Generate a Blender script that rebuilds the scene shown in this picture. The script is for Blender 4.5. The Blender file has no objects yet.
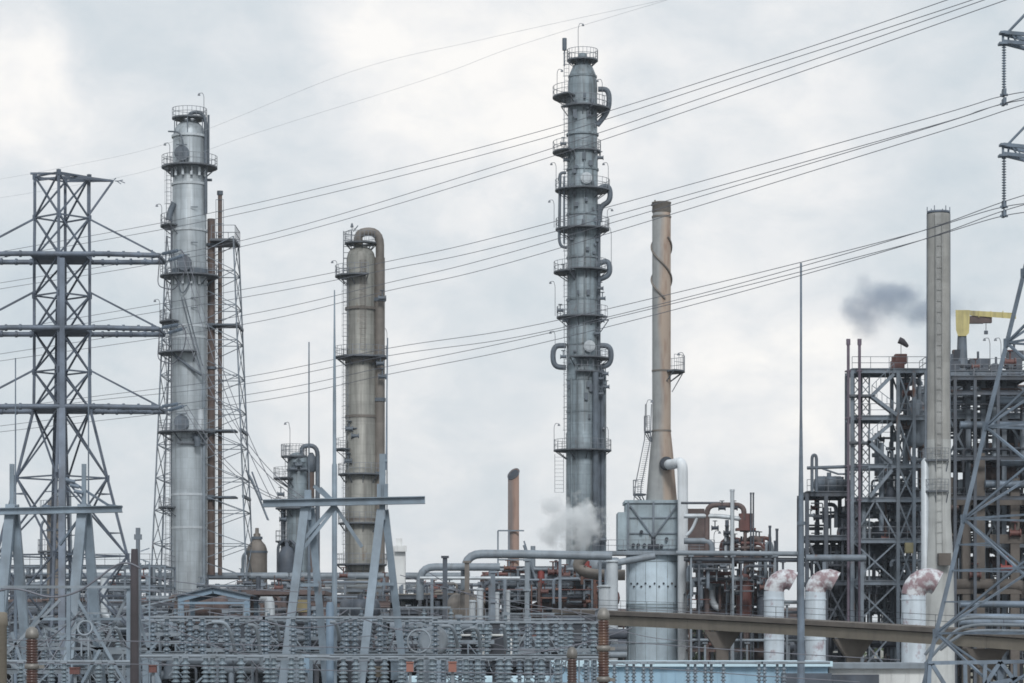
import bpy, math, random
from mathutils import Vector, noise as mnoise
R = math.radians
PI = math.pi
SC = bpy.context.scene
COL = SC.collection
F, YH, CH = 2600.0, 645.0, 8.0      # focal length in pixels, horizon row, eye height

def P(px, py, D):
    return Vector(((px - 512) * D / F, D, CH + (YH - py) * D / F))
def X(px, D): return (px - 512) * D / F
def Z(py, D): return CH + (YH - py) * D / F
def S(D): return D / F

# ------------------------------------------------------------------ materials
def mat(name, base, var=.25, streak=.3, rust=0.0, rcol=(.15, .078, .055), rough=.6, metal=0.0, scale=.6, bump=0.0, dirt=(.08, .075, .07), bands=0.0, rs=.9, plates=0.0, rz=.35):
    m = bpy.data.materials.new(name); m.use_nodes = True
    nt = m.node_tree; N = nt.nodes; L = nt.links
    bs = N['Principled BSDF']
    bs.inputs['Roughness'].default_value = rough
    bs.inputs['Metallic'].default_value = metal
    geo = N.new('ShaderNodeNewGeometry')
    def noise(sc, detail=4, xyz=(1, 1, 1), off=0):
        mp = N.new('ShaderNodeMapping'); mp.inputs['Scale'].default_value = xyz; mp.inputs['Location'].default_value = (off, off * 1.7, off * .3)
        L.new(geo.outputs['Position'], mp.inputs['Vector'])
        n = N.new('ShaderNodeTexNoise'); n.inputs['Scale'].default_value = sc; n.inputs['Detail'].default_value = detail
        n.inputs['Roughness'].default_value = .6
        L.new(mp.outputs[0], n.inputs['Vector']); return n.outputs['Fac']
    def ramp(sock, a, b):
        r = N.new('ShaderNodeMapRange'); r.inputs['From Min'].default_value = a; r.inputs['From Max'].default_value = b
        r.clamp = True
        L.new(sock, r.inputs['Value']); return r.outputs['Result']
    def mul(sock, k):
        q = N.new('ShaderNodeMath'); q.operation = 'MULTIPLY'; q.inputs[1].default_value = k; L.new(sock, q.inputs[0]); return q.outputs[0]
    def mix(fac, a, b):
        q = N.new('ShaderNodeMix'); q.data_type = 'RGBA'
        L.new(fac, q.inputs['Factor'])
        for i, c in ((6, a), (7, b)):
            if isinstance(c, tuple): q.inputs[i].default_value = (*c, 1)
            else: L.new(c, q.inputs[i])
        return q.outputs[2]
    lo = tuple(c * (1 - var) for c in base); hi = tuple(min(1, c * (1 + var)) for c in base)
    c = mix(ramp(noise(scale), .3, .7), lo, hi)
    if streak:
        c = mix(mul(ramp(noise(1.6, 5, (1, 1, .06), 3.1), .48, .75), streak), c, dirt)
    if bands:
        # courses of plates / lagging sheets: faint tone steps along the height
        sep = N.new('ShaderNodeSeparateXYZ'); L.new(geo.outputs['Position'], sep.inputs[0])
        fl = N.new('ShaderNodeMath'); fl.operation = 'SNAP'; fl.inputs[1].default_value = 2.4; L.new(sep.outputs['Z'], fl.inputs[0])
        wn = N.new('ShaderNodeTexWhiteNoise'); wn.noise_dimensions = '1D'; L.new(fl.outputs[0], wn.inputs['W'])
        c = mix(mul(wn.outputs['Value'], bands), c, tuple(x * .45 for x in base))
    if plates:
        # lagging sheets wrapped round the vessel: seams and slightly different sheets
        t2 = N.new('ShaderNodeTexCoord'); s2 = N.new('ShaderNodeSeparateXYZ'); L.new(t2.outputs['Object'], s2.inputs[0])
        at = N.new('ShaderNodeMath'); at.operation = 'ARCTAN2'; L.new(s2.outputs['X'], at.inputs[0]); L.new(s2.outputs['Y'], at.inputs[1])
        cb = N.new('ShaderNodeCombineXYZ'); m2 = N.new('ShaderNodeMath'); m2.operation = 'MULTIPLY'; m2.inputs[1].default_value = 1.9; L.new(at.outputs[0], m2.inputs[0])
        L.new(m2.outputs[0], cb.inputs['X']); L.new(s2.outputs['Z'], cb.inputs['Y'])
        br = N.new('ShaderNodeTexBrick'); br.inputs['Scale'].default_value = 1; br.inputs['Brick Width'].default_value = 1.49; br.inputs['Row Height'].default_value = 1.15
        br.inputs['Mortar Size'].default_value = .035; br.inputs['Mortar Smooth'].default_value = .4; br.inputs['Color1'].default_value = (.55, .55, .55, 1); br.inputs['Color2'].default_value = (1, 1, 1, 1); br.inputs['Mortar'].default_value = (.25, .25, .25, 1)
        L.new(cb.outputs[0], br.inputs['Vector'])
        inv = N.new('ShaderNodeInvert'); L.new(br.outputs['Color'], inv.inputs['Color'])
        c = mix(mul(inv.outputs[0], plates), c, tuple(x * .3 for x in base))
        c = mix(mul(ramp(noise(2.6, 6, (1, 1, .03), 17), .5, .68), plates), c, tuple(x * .42 for x in dirt))
    if rust:
        f = ramp(noise(rs, 7, (1, 1, rz), 9.2), .68 - rust * .42, .76 - rust * .30)
        c = mix(f, c, rcol)
    L.new(c, bs.inputs['Base Color'])
    if bump:
        b = N.new('ShaderNodeBump'); b.inputs['Strength'].default_value = bump; b.inputs['Distance'].default_value = .05
        L.new(noise(3.5, 5), b.inputs['Height']); L.new(b.outputs[0], bs.inputs['Normal'])
    return m

MT = dict(
    pylon=mat('galvanised_pylon_steel', (.10, .125, .165), rough=.6, metal=.3, streak=.4, var=.35),
    pylonm=mat('mid_pylon_steel', (.125, .155, .20), rough=.6, metal=.3, streak=.4, var=.35),
    pylon2=mat('blue_grey_pylon_steel', (.15, .195, .25), rough=.6, metal=.2, streak=.4, var=.35),
    aframe=mat('pale_blue_grey_paint', (.19, .245, .30), rough=.55, streak=.4, var=.3, rust=.05, rcol=(.16, .12, .10)),
    silver=mat('aluminium_lagging', (.41, .465, .505), rough=.5, metal=.3, streak=.4, bands=.25, var=.12, plates=.35),
    warm=mat('warm_grey_lagging', (.285, .29, .27), rough=.55, metal=.2, streak=.55, bands=.3, var=.15, rust=.12, rcol=(.15, .12, .09), plates=.45),
    warmd=mat('brown_grey_pipe_lagging', (.17, .155, .14), rough=.6, streak=.4, bands=.3),
    slate=mat('blue_grey_lagging', (.245, .305, .345), rough=.55, metal=.15, streak=.6, bands=.35, plates=.6, rust=.10, rcol=(.12, .11, .10)),
    slated=mat('dark_blue_grey_steel', (.095, .12, .15), rough=.6, streak=.4, var=.3),
    deck=mat('platform_steel', (.10, .115, .135), rough=.7, var=.3),
    rail=mat('railing_steel', (.17, .19, .22), rough=.6),
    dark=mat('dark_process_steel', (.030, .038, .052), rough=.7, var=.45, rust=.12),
    dark2=mat('dark_grey_pipe', (.062, .077, .10), rough=.6, var=.4, streak=.4),
    steel=mat('grey_structural_steel', (.15, .185, .225), rough=.6, var=.3, streak=.4, rust=.08),
    mid=mat('mid_grey_pipe', (.195, .235, .275), rough=.55, var=.25, streak=.4),
    pale=mat('pale_grey_pipe', (.46, .51, .55), rough=.45, metal=.1, var=.15, streak=.35, bands=.15),
    white=mat('weathered_white_paint', (.62, .645, .65), rough=.5, var=.1, streak=.3),
    rust=mat('rusted_steel', (.15, .08, .062), rough=.85, var=.4, streak=.3, scale=1.2),
    brown=mat('brown_weathered_steel', (.11, .083, .08), rough=.8, var=.35, streak=.4, rust=.15),
    brownpipe=mat('brown_flare_pipe', (.125, .095, .085), rough=.8, var=.25, streak=.3),
    tan=mat('tan_concrete', (.165, .15, .125), rough=.9, var=.15, streak=.35, bump=.3),
    tand=mat('brown_concrete', (.12, .108, .098), rough=.9, var=.25, streak=.4),
    yellow=mat('yellow_crane_paint', (.44, .39, .17), rough=.6, var=.22, streak=.7),
    red=mat('red_paint', (.22, .045, .04), rough=.6, var=.2),
    orange=mat('orange_marker_paint', (.27, .12, .095), rough=.5, var=.15),
    redb=mat('dull_red_brown_paint', (.12, .05, .045), rough=.6, var=.3),
    wood=mat('creosoted_timber', (.055, .05, .058), rough=.9, var=.3, streak=.3),
    wire=mat('conductor_wire', (.14, .15, .18), rough=.5, metal=.4, streak=0),
    wirep=mat('thin_shield_wire', (.42, .45, .48), rough=.5, metal=.3, streak=0),
    porc=mat('grey_porcelain', (.165, .215, .255), rough=.4, var=.25, streak=.2, scale=2),
    porcd=mat('dull_grey_porcelain', (.12, .16, .20), rough=.3, var=.3, streak=.2, scale=2),
    bushing=mat('brown_glazed_porcelain', (.055, .026, .022), rough=.35, var=.5, streak=.5, scale=3, rust=.22, rcol=(.14, .085, .06)),
    cap=mat('aged_metal_cap', (.19, .185, .175), rough=.5, metal=.3, rust=.1),
    bluew=mat('pale_blue_wall_paint', (.28, .44, .57), rough=.6, var=.08, streak=.25),
    bluet=mat('light_blue_trim', (.50, .68, .78), rough=.5, var=.06, streak=.1),
    bluec=mat('blue_grey_fascia_paint', (.20, .29, .38), rough=.5, var=.1),
    furn=mat('furnace_casing_paint', (.29, .365, .41), rough=.6, var=.22, streak=.45, rust=.16, rcol=(.12, .10, .09)),
    furnl=mat('pale_furnace_shell_paint', (.52, .64, .73), rough=.6, var=.14, streak=.22, rust=.0),
    glass=mat('dark_window_glass', (.03, .035, .04), rough=.1, var=.1, streak=0),
    gravel=mat('switchyard_gravel', (.24, .23, .215), rough=.95, var=.4, streak=0, scale=3, bump=.5),
    ground=mat('dry_ground', (.17, .165, .13), rough=1, var=.35, streak=0, scale=.15, bump=.4),
    asphalt=mat('asphalt', (.05, .05, .052), rough=.9, var=.25, streak=0, scale=1),
    leaf=mat('dark_foliage', (.055, .075, .045), rough=.9, var=.45, streak=0, scale=.4),
    bark=mat('bark', (.09, .075, .06), rough=.95),
    sock=mat('dark_wind_sock_cloth', (.07, .065, .075), rough=.9),
)
# patchy paint over red primer: big vent cowls
MT['vent'] = mat('white_paint_worn_to_primer', (.52, .60, .67), rough=.55, var=.12, streak=.3, rust=.28, rcol=(.34, .30, .34), rs=1.2, rz=.8)
MT['ventr'] = mat('worn_red_primer_cowl', (.60, .64, .68), rough=.6, var=.12, streak=.2, rust=.64, rcol=(.25, .18, .20), rs=1.3, rz=1)

def two_tone(name, ca, cb, cx, half, rcol, amount):
    """steel stack: grey paint on one flank, rust bleeding through on the other (the paint really is like that)"""
    m = mat(name, ca, var=.15, streak=.45, rough=.75)
    nt = m.node_tree; N = nt.nodes; L = nt.links
    bs = N['Principled BSDF']; src = bs.inputs['Base Color'].links[0].from_socket
    geo = N.new('ShaderNodeNewGeometry'); sep = N.new('ShaderNodeSeparateXYZ'); L.new(geo.outputs['Position'], sep.inputs[0])
    no = N.new('ShaderNodeTexNoise'); no.inputs['Scale'].default_value = .35; no.inputs['Detail'].default_value = 6
    mp = N.new('ShaderNodeMapping'); mp.inputs['Scale'].default_value = (1.6, 1.6, .35); L.new(geo.outputs['Position'], mp.inputs[0]); L.new(mp.outputs[0], no.inputs['Vector'])
    a = N.new('ShaderNodeMath'); a.operation = 'MULTIPLY_ADD'; a.inputs[1].default_value = 1.3; a.inputs[2].default_value = -.65; L.new(no.outputs['Fac'], a.inputs[0])
    b = N.new('ShaderNodeMath'); b.operation = 'ADD'; L.new(sep.outputs['X'], b.inputs[0]); L.new(a.outputs[0], b.inputs[1])
    r = N.new('ShaderNodeMapRange'); r.inputs['From Min'].default_value = cx - half * .35; r.inputs['From Max'].default_value = cx + half * .25; r.inputs['To Max'].default_value = amount
    L.new(b.outputs[0], r.inputs['Value'])
    n2 = N.new('ShaderNodeTexNoise'); n2.inputs['Scale'].default_value = .8; n2.inputs['Detail'].default_value = 6; L.new(mp.outputs[0], n2.inputs['Vector'])
    c2 = N.new('ShaderNodeMix'); c2.data_type = 'RGBA'; c2.inputs[6].default_value = (*cb, 1); c2.inputs[7].default_value = (*rcol, 1)
    r2 = N.new('ShaderNodeMapRange'); r2.inputs['From Min'].default_value = .48; r2.inputs['From Max'].default_value = .68; L.new(n2.outputs['Fac'], r2.inputs['Value']); L.new(r2.outputs[0], c2.inputs[0])
    mx = N.new('ShaderNodeMix'); mx.data_type = 'RGBA'; L.new(r.outputs[0], mx.inputs[0]); L.new(src, mx.inputs[6]); L.new(c2.outputs[2], mx.inputs[7])
    L.new(mx.outputs[2], bs.inputs['Base Color'])
    return m

# ------------------------------------------------------------------ mesh building
def perp(d):
    d = d.normalized()
    u = Vector((0, 0, 1)) if abs(d.z) < .9 else Vector((0, 1, 0))
    a = d.cross(u).normalized(); return a, a.cross(d).normalized()

class M:
    def __init__(s): s.v = []; s.f = []; s.s = []
    def add(s, vs, fs, smooth=False):
        o = len(s.v); s.v += [tuple(v) for v in vs]
        s.f += [tuple(i + o for i in f) for f in fs]; s.s += [smooth] * len(fs)
    def tube(s, a, b, r, r2=None, n=8, cap=True):
        a = Vector(a); b = Vector(b); r2 = r if r2 is None else r2
        if (b - a).length < 1e-5: return s
        u, w = perp(b - a)
        ra = [a + (u * math.cos(t) + w * math.sin(t)) * r for t in [2 * PI * i / n for i in range(n)]]
        rb = [b + (u * math.cos(t) + w * math.sin(t)) * r2 for t in [2 * PI * i / n for i in range(n)]]
        s.add(ra + rb, [(i, (i + 1) % n, n + (i + 1) % n, n + i) for i in range(n)], n > 5)
        if cap: s.add(ra, [tuple(range(n))[::-1]]); s.add(rb, [tuple(range(n))])
        return s
    def bar(s, a, b, w, h=None):
        a = Vector(a); b = Vector(b); h = h or w
        if (b - a).length < 1e-5: return s
        u, q = perp(b - a); u = u * w / 2; q = q * h / 2
        vs = [a - u - q, a + u - q, a + u + q, a - u + q, b - u - q, b + u - q, b + u + q, b - u + q]
        s.add(vs, [(3, 2, 1, 0), (4, 5, 6, 7), (0, 1, 5, 4), (1, 2, 6, 5), (2, 3, 7, 6), (3, 0, 4, 7)]); return s
    def ibeam(s, a, b, w, h):
        a = Vector(a); b = Vector(b); u, q = perp(b - a); t = h * .12
        s.bar(a, b, w * .25, h - 2.2 * t)
        for k in (-1, 1): s.bar(a + q * k * (h - t) / 2, b + q * k * (h - t) / 2, w, t)
        return s
    def box(s, c, sz, rz=0):
        c = Vector(c); x, y, z = (k / 2 for k in sz); co, si = math.cos(rz), math.sin(rz)
        vs = [c + Vector((i * x * co - j * y * si, i * x * si + j * y * co, k * z)) for k in (-1, 1) for j in (-1, 1) for i in (-1, 1)]
        s.add(vs, [(0, 2, 3, 1), (4, 5, 7, 6), (0, 1, 5, 4), (1, 3, 7, 5), (3, 2, 6, 7), (2, 0, 4, 6)]); return s
    def path(s, pts, r, n=8, bend=0, k=5, cap=True, closed=False):
        pts = [Vector(p) for p in pts]
        if bend and len(pts) > 2:
            out = [pts[0]]
            for i in range(1, len(pts) - 1):
                p = pts[i]; d0 = pts[i - 1] - p; d1 = pts[i + 1] - p
                b0 = min(bend, d0.length * .49); b1 = min(bend, d1.length * .49)
                A = p + d0.normalized() * b0; B = p + d1.normalized() * b1
                for j in range(k + 1):
                    t = j / k; out.append(A * (1 - t) ** 2 + p * 2 * t * (1 - t) + B * t * t)
            out.append(pts[-1]); pts = out
        rings = []; u = None
        m = len(pts)
        for i, p in enumerate(pts):
            if closed: d = pts[(i + 1) % m] - pts[i - 1]
            else: d = pts[min(i + 1, m - 1)] - pts[max(i - 1, 0)]
            if d.length < 1e-6: d = Vector((0, 0, 1))
            d.normalize()
            if u is None: u, _ = perp(d)
            u = (u - d * u.dot(d))
            if u.length < 1e-6: u, _ = perp(d)
            u.normalize(); w = d.cross(u)
            rr = r[i] if isinstance(r, (list, tuple)) and len(r) == m else (r if not isinstance(r, (list, tuple)) else r[0])
            rings.append([p + (u * math.cos(t) + w * math.sin(t)) * rr for t in [2 * PI * q / n for q in range(n)]])
        vs = [v for g in rings for v in g]; fs = []
        for i in range(m if closed else m - 1):
            o0 = i * n; o1 = ((i + 1) % m) * n
            for q in range(n): fs.append((o0 + q, o0 + (q + 1) % n, o1 + (q + 1) % n, o1 + q))
        s.add(vs, fs, n > 4)
        if cap and not closed: s.add(rings[0], [tuple(range(n))[::-1]]); s.add(rings[-1], [tuple(range(n))])
        return s
    def lathe(s, c, prof, n=24, smooth=True, axis='z'):
        c = Vector(c)
        def pt(r, h, t):
            if axis == 'z': return c + Vector((r * math.cos(t), r * math.sin(t), h))
            if axis == 'x': return c + Vector((h, r * math.cos(t), r * math.sin(t)))
            return c + Vector((r * math.cos(t), h, r * math.sin(t)))
        vs = [pt(r, h, 2 * PI * i / n) for r, h in prof for i in range(n)]
        fs = [(j * n + i, j * n + (i + 1) % n, (j + 1) * n + (i + 1) % n, (j + 1) * n + i) for j in range(len(prof) - 1) for i in range(n)]
        if axis != 'z': fs = [f[::-1] for f in fs]
        s.add(vs, fs, smooth)
        for r, h, rev in ((*prof[0], True), (*prof[-1], False)):
            if r > 1e-4:
                g = [pt(r, h, 2 * PI * i / n) for i in range(n)]
                s.add(g, [tuple(range(n))[::-1] if rev else tuple(range(n))])
        return s
    def sector(s, c, r0, r1, a0, a1, t=.12):
        """flat ring sector of thickness t, top at c.z"""
        c = Vector(c); full = abs(a1 - a0) >= 359.9; k = max(3, int(abs(a1 - a0) / 12))
        vs = []; fs = []
        for i in range(k + 1):
            a = R(a0 + (a1 - a0) * i / k); d = Vector((math.cos(a), math.sin(a), 0))
            vs += [c + d * r0, c + d * r1, c + d * r1 - Vector((0, 0, t)), c + d * r0 - Vector((0, 0, t))]
        for i in range(k):
            o = 4 * i
            fs += [(o, o + 1, o + 5, o + 4), (o + 1, o + 2, o + 6, o + 5), (o + 2, o + 3, o + 7, o + 6), (o + 3, o, o + 4, o + 7)]
        if not full: fs += [(3, 2, 1, 0), tuple(4 * k + j for j in range(4))]
        s.add(vs, fs); return s
    def out(s, name, m, parent=None):
        me = bpy.data.meshes.new(name); o = bpy.data.objects.new(name, me); COL.objects.link(o)
        if parent is not None:
            rt = parent
            while rt.parent: rt = rt.parent
            org = rt.location.copy(); o.parent = parent
        else:
            xs = [v[0] for v in s.v]; ys = [v[1] for v in s.v]; zs = [v[2] for v in s.v]
            org = Vector(((min(xs) + max(xs)) / 2, (min(ys) + max(ys)) / 2, min(zs))); o.location = org
        me.from_pydata([(v[0] - org.x, v[1] - org.y, v[2] - org.z) for v in s.v], [], s.f)
        me.polygons.foreach_set('use_smooth', s.s)
        me.materials.append(m if not isinstance(m, str) else MT[m]); me.update()
        return o

USED = {}
def tag(o, label, cat, group=None, kind=None):
    if label: o['label'] = label
    if cat: o['category'] = cat
    if group: o['group'] = group
    if kind: o['kind'] = kind
    if label:
        w = len(label.split())
        if w < 4 or w > 16: print('LABEL LENGTH', w, label)
        USED[label] = USED.get(label, 0) + 1
    return o
def thing(name, loc, label, cat, group=None, kind=None):
    o = bpy.data.objects.new(name, None); o.location = loc; o.empty_display_size = .5; COL.objects.link(o)
    return tag(o, label, cat, group, kind)
def setting(o): o['kind'] = 'structure'; return o
def copy_thing(root, loc, label=None):
    c = root.copy(); COL.objects.link(c); c.location = loc
    if label: c['label'] = label; USED[label] = USED.get(label, 0) + 1
    for ch in [o for o in root.children]:
        d = ch.copy(); COL.objects.link(d); d.parent = c
        for g in [o for o in ch.children]:
            e = g.copy(); COL.objects.link(e); e.parent = d
    return c
ORD = 'first second third fourth fifth sixth seventh eighth ninth tenth eleventh twelfth thirteenth fourteenth fifteenth sixteenth seventeenth eighteenth nineteenth twentieth'.split()

# ------------------------------------------------------------------ shared details
def railing(m, pts, h=1.1, r=.03, step=1.0):
    pts = [Vector(p) for p in pts]
    up = Vector((0, 0, h))
    for a, b in zip(pts, pts[1:]):
        for k in (1, .5): m.bar(a + up * k, b + up * k, r * 1.7)
        n = max(1, int((b - a).length / step))
        for i in range(n): p = a.lerp(b, i / n); m.bar(p, p + up, r * 1.7)
    m.bar(pts[-1], pts[-1] + up, r * 1.7)

def platform(root, cx, D, y, rin, rout, a0=0, a1=360, rail=True, m='deck', brackets=True, h=1.15):
    s = S(D); c = Vector((X(cx, D), D, Z(y, D)))
    d = M(); d.sector(c, rin * s, rout * s, a0, a1, .16)
    if brackets:
        n = max(2, int(abs(a1 - a0) / 40))
        for i in range(n + (0 if abs(a1 - a0) > 359 else 1)):
            a = R(a0 + (a1 - a0) * i / n); v = Vector((math.cos(a), math.sin(a), 0))
            p0 = c + v * (rout * s * .96) - Vector((0, 0, .16)); p1 = c + v * rin * s * .99 - Vector((0, 0, 1.1)); d.bar(p0, p1, .09)
    o = d.out('platform', m, root)
    if rail:
        k = max(3, int(abs(a1 - a0) / 15)); g = M()
        pts = [c + Vector((math.cos(R(a)), math.sin(R(a)), 0)) * rout * s * .985 for a in [a0 + (a1 - a0) * i / k for i in range(k + 1)]]
        railing(g, pts, h, .028, 1.4)
        g.out('railing', 'rail', o)
    return o

def ladder(root, px, D, y0, y1, dy=0, cage=True, w=.5, m='rail', hoop_side=-1):
    """vertical ladder from row y0 (top) to y1; dy shifts it in depth"""
    g = M(); x = X(px, D); z0, z1 = Z(y1, D), Z(y0, D); yy = D + dy
    for k in (-1, 1): g.bar((x + k * w / 2, yy, z0), (x + k * w / 2, yy, z1), .06)
    z = z0
    while z < z1: g.bar((x - w / 2, yy, z), (x + w / 2, yy, z), .035); z += .45
    if cage:
        z = z0 + 2.2
        while z < z1:
            pts = [(x + math.cos(a) * .42, yy + hoop_side * (.1 + .6 * math.sin(a)), z) for a in [PI * i / 6 for i in range(7)]]
            g.path(pts, .025, 4); z += 1.3
        for a in (.5, PI / 2, PI - .5): g.bar((x + math.cos(a) * .42, yy + hoop_side * (.1 + .6 * math.sin(a)), z0 + 2.2), (x + math.cos(a) * .42, yy + hoop_side * (.1 + .6 * math.sin(a)), z1), .025)
    return g.out('ladder', m, root)

def lamp(root, px, py, D, h=2.0, side=1, dy=0):
    g = M(); b = P(px, py, D) + Vector((0, dy, 0))
    g.path([b, b + Vector((0, 0, h * .85)), b + Vector((side * .15, 0, h)), b + Vector((side * .5, 0, h - .05))], .035, 5, .15)
    g.lathe(b + Vector((side * .55, 0, h - .3)), [(.16, 0), (.12, .15), (.05, .25)], 8)
    return g.out('lamp', 'rail', root)

def manway(root, cx, D, y, rpx, ang, rad=.35, out_=.5, m='slated'):
    s = S(D); a = R(ang); v = Vector((math.cos(a), math.sin(a), 0)); c = Vector((X(cx, D), D, Z(y, D)))
    g = M(); g.tube(c + v * (rpx * s - .2), c + v * (rpx * s + out_ * .8), rad * .8, n=14); g.tube(c + v * (rpx * s + out_ * .75), c + v * (rpx * s + out_), rad, n=14)
    return g.out('manway', m, root)

def valve(m, p, r=.25):
    p = Vector(p); m.tube(p - Vector((r * 1.6, 0, 0)), p - Vector((r * 1.2, 0, 0)), r * 1.2, n=8); m.tube(p + Vector((r * 1.2, 0, 0)), p + Vector((r * 1.6, 0, 0)), r * 1.2, n=8)
    m.tube(p - Vector((r * 1.3, 0, 0)), p + Vector((r * 1.3, 0, 0)), r * .8, n=8); m.tube(p, p + Vector((0, 0, r * 3)), r * .25, n=6); m.tube(p + Vector((0, 0, r * 3)), p + Vector((0, 0, r * 3.3)), r * 1.1, n=8)

def horizontal_vessel(root, px, py, D, L, r, name='drum', m='mid', axis='x', saddles=True):
    c = P(px, py, D); g = M()
    prof = [(0.001, -L / 2 - r * .5), (r * .6, -L / 2 - r * .38), (r * .92, -L / 2 - r * .16), (r, -L / 2), (r, -L / 4), (r * 1.03, -L / 4), (r * 1.03, -L / 4 + .1), (r, -L / 4 + .1), (r, L / 4), (r * 1.03, L / 4), (r * 1.03, L / 4 + .1), (r, L / 4 + .1), (r, L / 2), (r * .92, L / 2 + r * .16), (r * .6, L / 2 + r * .38), (0.001, L / 2 + r * .5)]
    g.lathe(c, prof, 20, axis=axis)
    if saddles:
        for k in (-1, 1):
            q = c + (Vector((k * L * .32, 0, -r)) if axis == 'x' else Vector((0, k * L * .32, -r)))
            g.box(q, (.3 if axis == 'x' else r * 1.4, r * 1.4 if axis == 'x' else .3, r * .6))
    g.tube(c + Vector((0, 0, r * .9)), c + Vector((0, 0, r * 1.4)), r * .25, n=8)
    return g.out(name, m, root)
# ================================================================== camera, light, air
cam = bpy.data.cameras.new('camera'); co = bpy.data.objects.new('camera', cam); COL.objects.link(co)
co.location = (0, 0, CH); co.rotation_euler = (R(90), 0, 0)
cam.sensor_width = 36; cam.lens = F * 36 / 1024; cam.shift_y = (YH - 341.5) / 1024
cam.clip_start = 1; cam.clip_end = 30000
SC.camera = co
SC.render.resolution_x, SC.render.resolution_y = 1024, 683
SC.view_settings.view_transform = 'Standard'; SC.view_settings.look = 'None'; SC.view_settings.gamma = 1; SC.view_settings.use_curve_mapping = False
SC.view_settings.exposure = 0.06
SC.cycles.use_denoising = True
SC.cycles.filter_width = 1.7
SC.cycles.max_bounces = 5; SC.cycles.diffuse_bounces = 3; SC.cycles.glossy_bounces = 2; SC.cycles.volume_bounces = 4
SC.cycles.transparent_max_bounces = 8

EL, AZ = R(38), R(6)      # sun height; AZ measured from behind the camera towards the right
sun = bpy.data.lights.new('sun', 'SUN'); sun.energy = 1.8; sun.angle = R(12); sun.color = (1, .975, .95)
so = bpy.data.objects.new('sun', sun); COL.objects.link(so)
sd = Vector((math.sin(AZ) * math.cos(EL), -math.cos(AZ) * math.cos(EL), math.sin(EL)))
so.rotation_euler = sd.to_track_quat('Z', 'Y').to_euler(); so.location = (60, -60, 120)

W = bpy.data.worlds.new('World'); SC.world = W; W.use_nodes = True
nt = W.node_tree; N = nt.nodes; L = nt.links
bg = N['Background']; bg.inputs['Strength'].default_value = .1
sky = N.new('ShaderNodeTexSky'); sky.sky_type = 'NISHITA'; sky.sun_disc = False
sky.sun_elevation = EL; sky.sun_rotation = math.atan2(sd.x, sd.y); sky.dust_density = 3
tc = N.new('ShaderNodeTexCoord')
nrm = N.new('ShaderNodeVectorMath'); nrm.operation = 'NORMALIZE'; L.new(tc.outputs['Generated'], nrm.inputs[0])
D0 = nrm.outputs[0]
def wnoise(sc, det, rough, loc=(0, 0, 0), zs=1.5, dist=0.0):
    mp = N.new('ShaderNodeMapping'); mp.inputs['Scale'].default_value = (1, 1, zs); mp.inputs['Location'].default_value = loc; L.new(D0, mp.inputs[0])
    n = N.new('ShaderNodeTexNoise'); n.inputs['Scale'].default_value = sc; n.inputs['Detail'].default_value = det; n.inputs['Roughness'].default_value = rough; n.inputs['Distortion'].default_value = dist
    L.new(mp.outputs[0], n.inputs['Vector']); return n.outputs['Fac']
def wm(op, a, b=None, c=None):
    q = N.new('ShaderNodeMath'); q.operation = op
    for i, k in enumerate((a, b, c)):
        if k is None: continue
        if isinstance(k, (int, float)): q.inputs[i].default_value = k
        else: L.new(k, q.inputs[i])
    return q.outputs[0]
def sstep(v, a, b, t0=0, t1=1):
    r = N.new('ShaderNodeMapRange'); r.interpolation_type = 'SMOOTHSTEP'
    r.inputs['From Min'].default_value = a; r.inputs['From Max'].default_value = b; r.inputs['To Min'].default_value = t0; r.inputs['To Max'].default_value = t1
    L.new(v, r.inputs['Value']); return r.outputs[0]
wob = wnoise(22, 5, .6, (3, 1, 2), 1.3)            # ragged cloud edges
acc = wm('MULTIPLY_ADD', wnoise(9, 6, .55, (.4, .2, .9), 1.7, .4), .5, -.25)
acc = wm('MULTIPLY_ADD', wnoise(30, 5, .6, (1.4, 5.2, .9), 1.6, .3), .8, wm('SUBTRACT', acc, .41))
# banks of brighter and darker cloud (direction, angular radius, weight)
for px, py, rad, wt in ((35, 110, 85, .30), (15, 60, 75, .14), (470, 50, 150, .30), (420, 30, 80, .12), (560, 100, 120, .10), (730, 210, 170, .16), (860, 110, 90, .13), (850, 390, 90, .26), (250, 480, 200, .10), (700, 450, 160, .12), (760, 340, 120, .10), (470, 215, 50, .12), (340, 350, 130, .10),
                        (190, 40, 110, -.10), (330, 240, 100, -.08), (640, 90, 34, -.20), (980, 60, 100, -.13), (930, 260, 120, -.12), (60, 420, 220, -.16), (560, 300, 90, -.10), (250, 150, 60, -.06), (130, 300, 120, -.08)):
    d = Vector(((px - 512) / F, 1, (YH - py) / F)).normalized()
    dt = N.new('ShaderNodeVectorMath'); dt.operation = 'DISTANCE'; L.new(D0, dt.inputs[0]); dt.inputs[1].default_value = d
    dd = wm('ADD', dt.outputs['Value'], wm('MULTIPLY_ADD', wob, .05, -.025))
    k = sstep(dd, rad / F * .5, rad / F * 1.25, wt * 1.1, 0)
    acc = wm('ADD', acc, k)
ramp = N.new('ShaderNodeValToRGB'); L.new(wm('ADD', acc, .50), ramp.inputs[0])
cr = ramp.color_ramp; cr.elements[0].position = 0.0; cr.elements[1].position = 1.0
def lin(c): return tuple(((x / 255 + .055) / 1.055) ** 2.4 if x > 10 else x / 255 / 12.92 for x in c) + (1,)
cr.elements[0].color = lin((194, 205, 215)); cr.elements[1].color = lin((253, 251, 248))
for p, c in ((.25, (208, 217, 223)), (.5, (222, 227, 231)), (.75, (238, 239, 240))):
    e = cr.elements.new(p); e.color = lin(c)
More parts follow.
